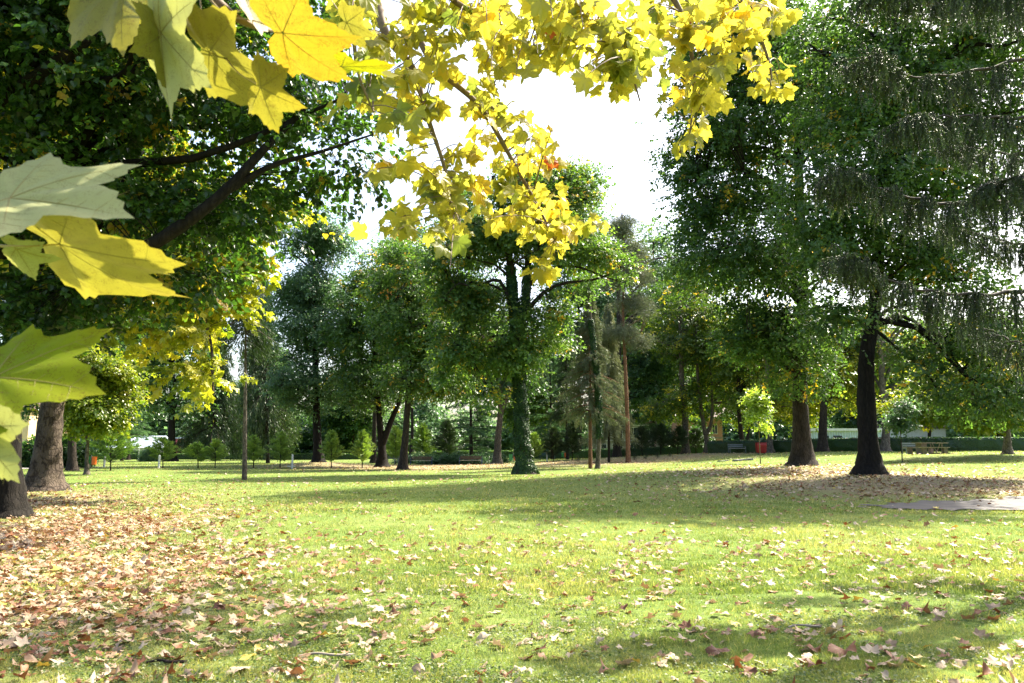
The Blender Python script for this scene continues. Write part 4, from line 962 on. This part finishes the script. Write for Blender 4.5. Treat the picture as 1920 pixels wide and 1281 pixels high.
# ---- buildings
glass = solid("dark window glass", (.03, .04, .05), .12, .3, 2)
wfr = solid("white window frame", (.66, .67, .68), .5, .08)
def facade(name, label, px0, px1, Y, z_top, wallmat, roofmat, rows, depth=9, roof='flat', cat="building", bay=2.4, winw=1.5, band=None, skip=(), mull=1, zb=0.0):
    a, b_ = G(px0, Y), G(px1, Y); foot = (a + b_) / 2; foot[2] = min(a[2], b_[2]) - .2; ln = abs(b_[0] - a[0])
    r = empty(name, foot); tag(r, label, cat)
    mb = MB(); box(mb, -ln / 2, ln / 2, 0, depth, 0, z_top); mb.build("wall", wallmat, r)
    if roof == 'gable':
        V = [[-ln / 2 - .4, -.5, z_top + .003], [ln / 2 + .4, -.5, z_top + .003], [ln / 2 + .4, depth + .5, z_top + .003], [-ln / 2 - .4, depth + .5, z_top + .003], [-ln / 2 - .4, depth / 2, z_top + depth * .28], [ln / 2 + .4, depth / 2, z_top + depth * .28]]
        mb = MB(); mb.add(V, [[0, 1, 5, 4], [2, 3, 4, 5]]); mb.add(V, [[1, 2, 5], [3, 0, 4]]); mb.add(V, [[0, 3, 2, 1]]); mb.build("roof", roofmat, r)
    else:
        mb = MB(); box(mb, -ln / 2 - .25, ln / 2 + .25, -.3, depth + .3, z_top + .003, z_top + .3); mb.build("roof", roofmat, r)
    nb = max(1, int(ln / bay))
    for ri, (z0, z1) in enumerate(rows):
        for k in range(nb):
            if (ri, k) in skip: continue
            cx = -ln / 2 + (k + .5) * ln / nb
            mb = MB(); x0, x1 = cx - winw / 2, cx + winw / 2
            box(mb, x0, x1, -.05, .002, z0, z1); fr = mb.build("window", glass, r)
            mb = MB(); t = .07
            box(mb, x0 - t, x1 + t, -.10, -.003, z1, z1 + t); box(mb, x0 - t, x1 + t, -.14, -.003, z0 - t, z0)
            box(mb, x0 - t, x0, -.10, -.003, z0 + .002, z1 - .002); box(mb, x1, x1 + t, -.10, -.003, z0 + .002, z1 - .002)
            for q in range(mull): xm = x0 + (q + 1) * (x1 - x0) / (mull + 1); box(mb, xm - .03, xm + .03, -.09, -.052, z0 + .002, z1 - .002)
            mb.build("frame", wfr, fr)
    if band:
        for z0, z1, bm in band:
            box(MB(), -ln / 2 - .05, ln / 2 + .05, -.17, -.003, z0, z1).build("ledge", bm, r)
    return r
redw = solid("red painted wall", (.36, .07, .075), .7, .15, 3); pinkb = solid("pink brick wall", (.48, .20, .15), .85, .22, 5, bump=.3)
m_br, n, l, b = new_mat("pink brick"); bt = n.new("ShaderNodeTexBrick"); tc = n.new("ShaderNodeTexCoord"); mp = n.new("ShaderNodeMapping"); mp.inputs["Rotation"].default_value = (pi / 2, 0, 0)
l.new(tc.outputs["Object"], mp.inputs[0]); l.new(mp.outputs[0], bt.inputs["Vector"]); bt.inputs["Scale"].default_value = 4
bt.inputs["Color1"].default_value = (.46, .19, .16, 1); bt.inputs["Color2"].default_value = (.56, .28, .24, 1); bt.inputs["Mortar"].default_value = (.5, .42, .36, 1); l.new(bt.outputs[0], b.inputs["Base Color"]); b.inputs["Roughness"].default_value = .9
greyw = solid("grey rendered wall", (.30, .28, .25), .85, .2, 2); paleroof = solid("pale metal roof", (.45, .52, .62), .5, .1, 3); darkroof = solid("dark roof tiles", (.12, .08, .07), .8, .2, 5)
cream = solid("cream rendered wall", (.70, .50, .28), .8, .1, 2); palew = solid("pale rendered wall", (.55, .55, .56), .8, .12, 2)
facade("red_hall", "long low red hall with large white framed windows behind the left hedge", 300, 520, 168, 4.4, redw, paleroof, [(1.3, 3.9)], 10, bay=4.2, winw=3.0, mull=2, skip=((0, 0), (0, 1), (0, 4)))
facade("white_house", "white framed low house with pale blue roof at the left of the red hall", 205, 292, 160, 2.4, palew, paleroof, [(.9, 1.9)], 9, roof='gable', bay=2.6, winw=1.8, band=[(.3, .6, redw)])
facade("brick_house", "pink brick house behind the grey tree with two stems", 1268, 1354, 128, 6.4, m_br, darkroof, [(1.0, 2.6), (3.9, 5.3)], 9, roof='gable', bay=2.3, winw=.75, band=[(3.1, 3.3, greyw)])
facade("ruined_house", "grey brown building with dark openings and pale ledges behind the grey spruce", 1112, 1262, 132, 5.8, greyw, darkroof, [(.6, 2.2), (3.4, 5.0)], 9, bay=2.7, winw=1.7, band=[(2.75, 2.95, palew), (5.3, 5.5, palew)])
# ribbed shed
a, b_ = G(1512, 98), G(1650, 98); foot = (a + b_) / 2; foot[2] -= .1; ln = b_[0] - a[0]
r = empty("ribbed_shed", foot); tag(r, "low pale blue ribbed shed between the wide trunk and the black trunk", "shed")
mb = MB(); k = int(ln / .16); xs = np.linspace(-ln / 2, ln / 2, k); ys = np.where(np.arange(k) % 2 == 0, 0, -.12)
V = np.concatenate([np.stack([xs, ys, np.full(k, 0.)], 1), np.stack([xs, ys, np.full(k, 3.1)], 1)])
mb.add(V, np.stack([np.arange(k - 1), np.arange(1, k), np.arange(1, k) + k, np.arange(k - 1) + k], -1)); box(mb, -ln / 2, ln / 2, .02, 4, 0, 3.1)
mb.build("wall", solid("pale blue sheet metal", (.42, .50, .58), .45, .12, 3), r)
box(MB(), -ln / 2 - .2, ln / 2 + .2, -.4, 4.3, 3.103, 3.4).build("roof", palew, r)
for cx in (-ln * .33, -ln * .15): box(MB(), cx, cx + 1.1, -.17, -.125, 1.4, 2.5).build("window", glass, r)
facade("pale_house", "pale house half hidden behind the brown trunk by the picnic table", 1640, 1772, 118, 4.2, palew, darkroof, [(1.5, 3.0)], 8, roof='gable', bay=2.6, winw=1.1)
facade("orange_house", "cream orange house wall in the gap between the two left trunks", -260, 54, 74, 5.5, cream, darkroof, [(1.2, 2.8)], 8, roof='gable', bay=2.0, winw=.9, band=[(.0, .7, redw)])

# ------------------------------------------------------------------ near spruce at the right edge
def near_spruce():
    foot = np.array([7.62, 10.3, 0.0]); foot[2] = float(height(foot[0], foot[1]))
    root = empty("weeping_spruce", foot); tag(root, "spruce at the right edge with long arms hung with drooping needle curtains", "conifer")
    L = Loc(foot)
    tq = resample([foot - [0, 0, .2], foot + [0, 0, 2], foot + [-.1, 0, 6], foot + [0, .05, 12], foot + [0, 0, 16]], 24)
    mb = MB(); tubes(mb, tq, np.linspace(.27, .05, 24) * (1 + .5 * np.exp(-np.linspace(0, 1, 24) * 16)), 16, rough=.04); L.build(mb, "trunk", M['bark_dark'], root)
    arms = [([(2010, 520, 10), (1920, 545, 9.6), (1810, 552, 9.3), (1690, 535, 9.1), (1580, 478, 9.0)], .034),
            ([(2010, 350, 10), (1920, 376, 9.7), (1780, 382, 9.5), (1680, 362, 9.3), (1570, 322, 9.2)], .034),
            ([(2012, 200, 10), (1920, 221, 9.8), (1800, 218, 9.6), (1700, 222, 9.4)], .03),
            ([(2012, 90, 10), (1930, 108, 10.2), (1810, 136, 10), (1700, 142, 9.8), (1628, 104, 9.6)], .032),
            ([(2012, -40, 10), (1920, -25, 9.6), (1780, -22, 9.2), (1650, -30, 9)], .032),
            ([(2012, -80, 10.2), (1940, 5, 10.8), (1830, -5, 11), (1720, -25, 11.2)], .03),
            ([(2012, -160, 10), (1920, -120, 9.6), (1750, -110, 9.4), (1600, -140, 9.2)], .03),
            ([(2010, 640, 10.2), (1960, 650, 10.6), (1900, 640, 11), (1850, 615, 11.3)], .026),
            ([(2010, 440, 10.3), (1960, 460, 11), (1870, 450, 11.6), (1790, 420, 12)], .028),
            ([(2010, 270, 10.3), (1960, 290, 11), (1860, 285, 11.6), (1780, 262, 12)], .028),
            ([(2010, 330, 9.9), (1990, 340, 9.2), (1940, 345, 8.6), (1885, 335, 8.2)], .026)]
    sp, sr, st = [], [], []      # hanging strands
    for pts, r0 in arms:
        q = resample([P(*c) for c in pts], 40); rr = np.linspace(r0, .006, 40)
        q[:, 2] += .015 * np.sin(np.arange(40) * 1.1)
        mb = MB(); tubes(mb, q, rr, 6, rough=.08)
        nh = int(np.linalg.norm(np.diff(q, axis=0), axis=1).sum() / .008)
        S_, R_ = [], []
        ph_ = rng.uniform(0, 6)
        for h in range(nh):
            u = rng.uniform(.1, 1) * 38.99
            if sin(u * 1.15 + ph_) + .6 * sin(u * 2.7 + ph_ * 2) < rng.uniform(-.2, .5) and u < 34: continue
            i = int(u); c = q[i] + (q[i + 1] - q[i]) * (u - i)
            f = u / 39; dirn = nrm(q[i + 1] - q[i]); sd_ = nrm(np.cross(dirn, [0, 0, 1.0])) * rng.choice([-1, 1])
            n1 = (.5 + .5 * sin(u * 1.9 + pts[0][1])) ** 1.2; ln = (.14 + .66 * (1 - f) ** .6 * (.3 + .7 * n1)) * rng.uniform(.5, 1.15)
            out = rng.uniform(.02, .12) + .25 * f * rng.uniform(0, 1)
            fw_ = dirn * (.06 + .30 * f) * rng.uniform(.2, 1)
            p1 = c + sd_ * out * .7 + fw_ * .6 + [0, 0, -.02]; p2 = c + sd_ * out + fw_ + np.array([0, 0, -ln * .5]); p3 = c + sd_ * out * 1.05 + fw_ * 1.1 + np.array([rng.normal(0, .025), rng.normal(0, .025), -ln])
            s7 = resample([c, p1, p2, p3], 7); S_.append(s7)
            for w_ in range(rng.integers(2, 5)):
                j = rng.integers(2, 6); d2 = np.array([rng.normal(0, .28), rng.normal(0, .28), -1.0]); l2 = rng.uniform(.10, .36)
                a0 = s7[j]; S_.append(np.array([a0 + nrm(d2) * l2 * t + np.array([rng.normal(), rng.normal(), 0]) * .003 for t in np.linspace(0, 1, 7)]))
        # short upward tufts on the arm itself
        S_ = np.array(S_)
        tubes(mb, S_, np.linspace(.0035, .0015, 7)[None] * np.ones((len(S_), 1)), 3)
        L.build(mb, "branch", M['bark_twig_dark'], root)
        sp.append(S_); sp.append(np.array([q[i:i + 7] for i in range(0, 33, 6)]))
    mb = MB()
    for S_ in sp:
        ln = np.linalg.norm(np.diff(S_, axis=1), axis=2).sum(1); k = np.maximum(3, (ln * 330).astype(int)); i = np.repeat(np.arange(len(S_)), k); n = len(i)
        u = rng.uniform(0, 5.999, n); a = u.astype(int); f = (u - a)[:, None]; c = S_[i, a] * (1 - f) + S_[i, a + 1] * f
        d = nrm(S_[i, a + 1] - S_[i, a]); rad = nrm(np.cross(d, rng.normal(0, 1, (n, 3))))
        t = rng.normal(.38, .2, len(S_))[i] + .25 * (u / 6 - .5) + rng.normal(0, .08, n)
        leaves(mb, c, d * .8 + rad * .75, rng.normal(0, 1, (n, 3)), rng.uniform(.018, .03, n), np.clip(t, 0, 1), NEEDLE, aspect=.32)
    L.build(mb, "needles", M['spruce_near'], root)
near_spruce()

# ------------------------------------------------------------------ the plane tree overhead: trunk beside the camera, boughs reaching into view, a high one added for shade
foot = np.array([-4.6, -3.2, 0.0]); foot[2] = float(height(*foot[:2]))
pl = empty("overhanging_plane", foot); tag(pl, "plane tree whose yellow leaved boughs hang across the top and left of the view", "tree")
PL = Loc(foot)
tq = resample([foot - [0, 0, .2], foot + [0, 0, .5], foot + [.1, .2, 3], foot + [.3, .8, 6], foot + [.4, 1.4, 9], foot + [.4, 1.6, 12]], 28)
mb = MB(); tubes(mb, tq, np.linspace(.5, .12, 28) * (1 + .4 * np.exp(-np.linspace(0, 1, 28) * 14)), 20, rough=.02); PL.build(mb, "trunk", M['bark_plane'], pl)
def bough(path, r0, r1, spots, nleaf, lsz=.108, tone=.5, first=None):
    """a limb, its twigs (one mesh) and under it the leaves"""
    q = resample(([first] if first is not None else []) + [P(*c) for c in path], 40)
    mb = MB(); tubes(mb, q, np.linspace(r0, r1, 40), 8, rough=.04)
    vis = q[len(q) // 4:]
    tot = sum(s_[4] for s_ in spots)
    cs, pdirs, own = [], [], []
    for px, py, rx, ry, wgt, Y in spots:
        k = max(1, int(nleaf * 1.2 * wgt / tot / 5))
        for _ in range(k):
            a = rng.uniform(0, 2 * pi); rr = rng.uniform(0, 1) ** .5
            cs.append(P(px + rx * rr * cos(a), py + ry * rr * sin(a), Y + rng.normal(0, .45)))
    cs = np.array(cs)
    j = np.linalg.norm(cs[:, None] - vis[None], axis=2).argmin(1); s0 = vis[j]; ln = np.linalg.norm(cs - s0, axis=1)
    m1 = s0 + (cs - s0) * .5 + np.array([0, 0, 1]) * (ln * .16)[:, None] + rng.normal(0, .05, cs.shape) * ln[:, None]
    tw = bez(s0, m1, cs, 8)
    tubes(mb, tw, (np.clip(.003 + .004 * ln, .003, .012))[:, None] * np.linspace(1, .35, 8), 5)
    # leaves round each twig end and along its outer half, each on its own stalk
    i = np.repeat(np.arange(len(cs)), 5); n = len(i)
    u = rng.uniform(.55, 1, n) * 6.99; a_ = u.astype(int); f = (u - a_)[:, None]; st = tw[i, a_] * (1 - f) + tw[i, a_ + 1] * f
    d = nrm(rng.normal(0, 1, (n, 3)) * [1, .8, .5] + [0, 0, -.25]); pt = rng.uniform(.04, .09, n)
    lb = st + d * pt[:, None]
    tubes(mb, bez(st, (st + lb) / 2 + [0, 0, .01], lb, 4), np.full((n, 4), .0013), 3)
    o = PL.build(mb, "bough", M['bark_twig'], pl)
    ax = d * .7 + rng.normal(0, .35, (n, 3)) + np.array([0, 0, -.55]); nr = rng.normal(0, .8, (n, 3)) + np.array([0, -.35, .55])
    t = np.clip(rng.normal(tone, .17, len(cs))[i] + rng.normal(0, .1, n), .02, .94); t = np.where(rng.uniform(0, 1, n) < .004, 1.0, t)
    lm = MB(); sel = rng.integers(0, 5, n); sz = lsz * rng.uniform(.45, 1.25, n)
    for s_ in range(5):
        q_ = sel == s_; leaves(lm, lb[q_], ax[q_], nr[q_], sz[q_], t[q_], PLANE_MID[s_], smooth=True)
    PL.build(lm, "leaves", M['yellow'], o)
    # seed balls
    k = max(1, n // 60); b0 = st[rng.choice(n, k)]
    for c in b0:
        sm = MB()
        c2 = c + [0, 0, -.07]; tubes(sm, np.array([c, c + [.005, 0, -.03], c2]), np.array([.001] * 3), 3)
        h = np.linspace(0, pi, 7); tubes(sm, np.stack([np.full(7, c2[0]), np.full(7, c2[1]), c2[2] - .014 * (1 - np.cos(h))], 1), .014 * np.sin(h) + .0005, 8)
        PL.build(sm, "seed_ball", M['bark_twig'], o)
T1 = tq[14]; T2 = tq[18]; T3 = tq[11]
bough([(560, -420, 5), (690, -60, 6), (722, 60, 6), (775, 130, 6.1), (800, 215, 6.1), (832, 310, 6.2), (850, 400, 6.2)], .06, .008,
      [(760, 70, 110, 80, 14, 5.9), (790, 190, 100, 60, 9, 6.1), (740, 250, 55, 40, 2.2, 6.1), (810, 300, 100, 45, 6, 6.2), (830, 370, 110, 45, 8, 6.3), (720, 420, 45, 25, 1.6, 6.3), (700, 300, 35, 60, 1.6, 6.2), (850, 440, 50, 30, 3.4, 6.2), (750, 380, 40, 50, 2, 6.2), (835, 505, 12, 10, .3, 6.1)], 330, first=T1)
bough([(600, -500, 5), (740, -80, 6.4), (800, 100, 6.4), (900, 200, 6.5), (960, 300, 6.6), (1010, 390, 6.6), (1040, 450, 6.6)], .05, .007,
      [(900, 160, 80, 60, 5, 6.4), (960, 240, 90, 45, 7, 6.5), (980, 320, 80, 45, 6, 6.6), (940, 380, 80, 40, 5, 6.6), (1010, 430, 75, 40, 7, 6.7), (1100, 430, 40, 18, 2.2, 6.7), (1010, 500, 40, 30, 2.4, 6.6), (1020, 370, 60, 40, 3, 6.6)], 300, first=T1)
bough([(620, -600, 5), (760, -120, 5.6), (850, 0, 5.7), (940, 40, 5.8), (1000, 90, 5.9)], .05, .007,
      [(860, 20, 110, 45, 9, 5.7), (960, 50, 90, 50, 7, 5.8), (900, 90, 80, 40, 4, 5.8), (950, 150, 40, 28, 1.6, 5.2), (1010, 130, 50, 30, 1.8, 5.6)], 185, first=T2)
bough([(700, -620, 4.4), (900, -160, 4.8), (1060, -60, 5), (1130, 30, 5.2), (1175, 110, 5.3), (1200, 190, 5.4)], .045, .006,
      [(1070, 20, 70, 40, 7, 5), (1030, 80, 60, 50, 4, 5.1), (1100, 110, 90, 40, 3.5, 5.2), (1120, 90, 60, 50, 4, 5.2), (1190, 60, 60, 60, 5, 5.3), (1100, 160, 50, 20, 1.6, 5.3), (1185, 170, 30, 40, 1.8, 5.4)], 235, first=T2)
bough([(760, -700, 5), (1000, -260, 6), (1180, -100, 6.3), (1270, 10, 6.4), (1298, 110, 6.5), (1300, 190, 6.5), (1292, 260, 6.5)], .05, .006,
      [(1250, 30, 90, 50, 8, 6.3), (1300, 110, 80, 60, 8, 6.5), (1350, 60, 80, 50, 6, 6.5), (1300, 200, 50, 40, 4, 6.5), (1292, 268, 26, 24, 1.8, 6.5), (1350, 160, 60, 30, 3, 6.5), (1225, 150, 30, 40, 1.4, 6.4)], 230, first=T2)
bough([(900, -700, 5.5), (1150, -260, 6.2), (1320, -90, 6.6), (1400, 20, 6.7), (1440, 110, 6.8), (1450, 190, 6.8)], .045, .006,
      [(1400, 30, 80, 40, 7, 6.7), (1470, 25, 45, 32, 3, 6.8), (1400, 110, 50, 45, 3, 6.8), (1440, 170, 40, 40, 3, 6.8), (1330, 20, 60, 30, 3, 6.7)], 150, first=T2)
bough([(500, -500, 4), (640, -100, 4.4), (660, 20, 4.6), (670, 130, 4.8), (700, 210, 5)], .035, .005,
      [(650, 30, 45, 35, 2.5, 4.6), (690, 130, 50, 45, 3, 4.8), (720, 220, 60, 30, 2, 5), (640, 190, 25, 16, .8, 4.8)], 60, first=T2, tone=.3)
bough([(300, -900, 4), (200, -700, 4), (400, -500, 6), (800, -300, 8), (1200, -250, 9)], .07, .02,
      [(500, -350, 160, 80, 5, 6), (900, -240, 260, 70, 8, 7.5)], 160, first=T2)

def shade_bough(pts, n):  # unseen limb, added above the view to cast shade on the near lawn
    q = resample([T3] + [np.array(p, float) for p in pts], 40); mb = MB(); tubes(mb, q, np.linspace(.16, .02, 40), 8, rough=.04)
    cs = q[-1] + rng.normal(0, 1, (n // 5, 3)) * [1.5, .9, .6] - [.6, .4, 0]
    s0 = q[rng.integers(28, 40, len(cs))]; tubes(mb, bez(s0, (s0 + cs) / 2 + [0, 0, .2], cs, 6), np.full((len(cs), 6), .008), 4)
    o = PL.build(mb, "bough", M['bark_twig'], pl)
    i = np.repeat(np.arange(len(cs)), 6); k = len(i); lm = MB()
    leaves(lm, cs[i] + rng.normal(0, .16, (k, 3)), rng.normal(0, 1, (k, 3)) + [0, 0, -.4], rng.normal(0, .6, (k, 3)) + [0, 0, .8], rng.uniform(.1, .18, k), rng.uniform(.2, .9, k), PLANE_LOW[1])
    PL.build(lm, "leaves", M['yellow'], o)
shade_bough([(-3, 2, 11), (0, 7, 13.2), (3, 12, 13.2), (5.2, 14.6, 12.6)], 520)

def big_leaf(label, base, tip, roll, kind, seed, width=1.0, curl=.18, fold=.12, droop=.12, stalk=None, tone=.5, facing=None):
    """one leaf close to the lens, real size; base and tip are points in space, roll turns its face about that axis"""
    A_, B_ = P(*base), P(*tip); ln = np.linalg.norm(B_ - A_); ax = nrm(B_ - A_)
    v_ = nrm(A_ - np.array([0, 0, EYE])); nr = nrm(-v_ + ax * np.dot(v_, ax)); sd_ = np.cross(ax, nr)
    nn = nr * cos(radians(roll)) + sd_ * sin(radians(roll))
    V0, F0 = plane_leaf(OUT_FULL, 16, curl, fold, droop, seed)
    mb = MB(); leaves(mb, A_[None], ax[None], nn[None], ln, tone, (V0, F0), aspect=width, smooth=True)
    t_ = np.clip(tone + .35 * (np.linalg.norm(V0[:, :2], axis=1) - .5) + .1 * np.sin(V0[:, 0] * 7 + seed), 0, 1); mb.t[0] = t_
    s_ = nrm(np.cross(ax, nn)); n2 = np.cross(s_, ax)
    k = len(OUT_FULL)
    def surf(th, rr):   # point on the blade surface
        w_ = np.array([sin(th) * rr, cos(th) * rr]); dd = np.linalg.norm(V0[:, :2] - w_, axis=1); i = np.argsort(dd)[:4]; q_ = 1 / (dd[i] + 1e-4) ** 2; z = (V0[i, 2] * q_).sum() / q_.sum()
        return A_ + ln * (w_[0] * width * s_ + w_[1] * ax + z * n2)
    for th, R_ in ((0, .95), (51, .88), (-51, .88), (102, .62), (-102, .62)):
        th = radians(th); pts = np.array([surf(th, R_ * u) for u in np.linspace(0, 1, 12)])
        tubes(mb, resample(pts[::2], 16), np.linspace(.0011, .0003, 16), 5, 1)
        for u in (.25, .42, .58, .74):
            for sg in (-1, 1):
                t2 = th + sg * radians(14 + 10 * (1 - u)); e = surf(t2, min(R_ * (u + .17), .93 * R_))
                cx_, cy_ = sin(th) * R_ * u, cos(th) * R_ * u; ex_, ey_ = sin(t2) * min(R_ * (u + .17), .93 * R_), cos(t2) * min(R_ * (u + .17), .93 * R_); ps = [surf(math.atan2(cx_ + (ex_ - cx_) * v, cy_ + (ey_ - cy_) * v), math.hypot(cx_ + (ex_ - cx_) * v, cy_ + (ey_ - cy_) * v)) for v in (0, .25, .5, .75, 1)]; tubes(mb, np.array(ps), np.linspace(.0003, .00012, 5), 4, 1)
    if stalk is not None:
        tubes(mb, resample([A_] + [P(*c) for c in stalk], 14), np.linspace(.0012, .0018, 14), 6, 2)
    o = PL.build(mb, "leaf", [M[kind], M['vein'], M['petiole']], pl); o["label"] = label
BL = [
    ("large pale leaf seen from below at the left edge, top of the left group", (18, 372, 1.08), (243, 384, 1.04), -62, 'big_pale', 21, .95, .10, .16, .05, [(-20, 392, 1.12), (-60, 455, 1.3)], .5),
    ("large yellow speckled leaf pointing right in the left group", (112, 458, 1.32), (336, 514, 1.24), 60, 'big_yellow', 22, .78, .14, .10, .10, [(40, 462, 1.22), (-60, 455, 1.3)], .35),
    ("pale leaf half hidden behind the yellow speckled leaf", (30, 466, 1.27), (112, 500, 1.3), 66, 'big_pale', 23, 1.1, .2, .3, .1, [(-60, 455, 1.3)], .7),
    ("green and yellow leaf below the yellow speckled leaf", (-14, 708, 1.12), (182, 708, 1.08), -52, 'big_green', 45, 1.02, .08, .05, .08, [(-60, 690, 1.15), (-160, 640, 1.2)], .4),
    ("pale leaf hanging at the lower left edge", (-52, 800, 1.05), (40, 906, 1.05), 42, 'big_pale', 25, .9, .2, .1, .1, [(-90, 740, 1.1)], .3),
    ("pale yellow leaf with brown spots at the top left", (235, -30, 1.35), (212, 90, 1.3), 50, 'big_yellow', 26, 1.0, .25, .3, .1, [(300, -90, 1.4)], .1),
    ("dull yellow leaf crossing the top edge", (225, -28, 1.4), (345, 14, 1.4), 50, 'big_yellow', 27, .95, .2, .2, .2, [(260, -90, 1.45)], .2),
    ("pale leaf with folded lobes in the upper group", (302, 62, 1.28), (388, 166, 1.2), 48, 'big_pale', 41, .78, .12, .15, .08, [(270, 20, 1.32), (240, -60, 1.4)], .45),
    ("olive yellow leaf lobe hanging under the pale folded leaf", (302, 66, 1.3), (316, 184, 1.3), -60, 'big_yellow', 29, .9, .2, .25, .1, [(270, 20, 1.32), (240, -60, 1.4)], .15),
    ("yellow leaf in the middle of the upper group", (392, 98, 1.36), (522, 152, 1.34), 45, 'big_yellow', 30, 1.0, .2, .15, .1, [(380, 40, 1.4), (372, -30, 1.45)], .25),
    ("yellow leaf at the top edge left of the orange yellow one", (440, -50, 1.36), (492, 66, 1.3), -45, 'big_yellow', 31, .95, .15, .15, .1, [(410, -90, 1.45)], .6),
    ("orange yellow leaf pointing right in the upper group", (530, 62, 1.25), (674, 76, 1.2), 34, 'big_yellow', 32, .85, .12, .10, .12, [(480, 40, 1.3), (420, 25, 1.36), (372, -30, 1.45)], .95),
    ("lower yellow leaf hanging beneath the upper group", (489, 163, 1.3), (560, 212, 1.3), 40, 'big_yellow', 33, 1.1, .18, .12, .12, [(440, 130, 1.33), (400, 70, 1.4)], .4),
    ("greenish leaf edge on beneath the orange yellow leaf", (640, 125, 1.6), (745, 122, 1.55), 76, 'big_green', 34, 1.0, .2, .1, .1, [(600, 110, 1.6), (520, 40, 1.6)], .7),
    ("pale curled leaf tip under the orange yellow leaf", (560, 95, 1.5), (628, 152, 1.5), 70, 'big_pale', 35, .9, .3, .3, .1, [(530, 60, 1.5)], .5),
    ("yellow leaf between the upper group and the small leaved boughs", (650, 42, 1.75), (706, 68, 1.75), 40, 'big_yellow', 36, 1.0, .2, .2, .1, [(600, -30, 1.8)], .3)]
for a in BL: big_leaf(*a[:10], stalk=a[10], tone=a[11])
# the twigs that carry them
mb = MB()
tubes(mb, resample([T3, P(-900, 200, 1.0), P(-400, 380, 1.15), P(-160, 430, 1.3), P(-60, 455, 1.3)], 30), np.linspace(.03, .003, 30), 6, rough=.04)
tubes(mb, resample([P(-400, 380, 1.15), P(-260, 600, 1.2), P(-160, 640, 1.2), P(-90, 740, 1.1)], 16), np.linspace(.008, .003, 16), 6, rough=.04)
tubes(mb, resample([T2, P(100, -900, 1.6), P(240, -300, 1.5), P(300, -90, 1.42), P(372, -30, 1.45), P(450, 38, 1.38), P(530, 62, 1.5)], 36), np.linspace(.03, .0025, 36), 6, rough=.04)
tubes(mb, resample([P(372, -30, 1.45), P(500, -60, 1.6), P(600, -30, 1.8)], 10), np.linspace(.004, .002, 10), 6)
PL.build(mb, "twig", M['bark_twig'], pl)
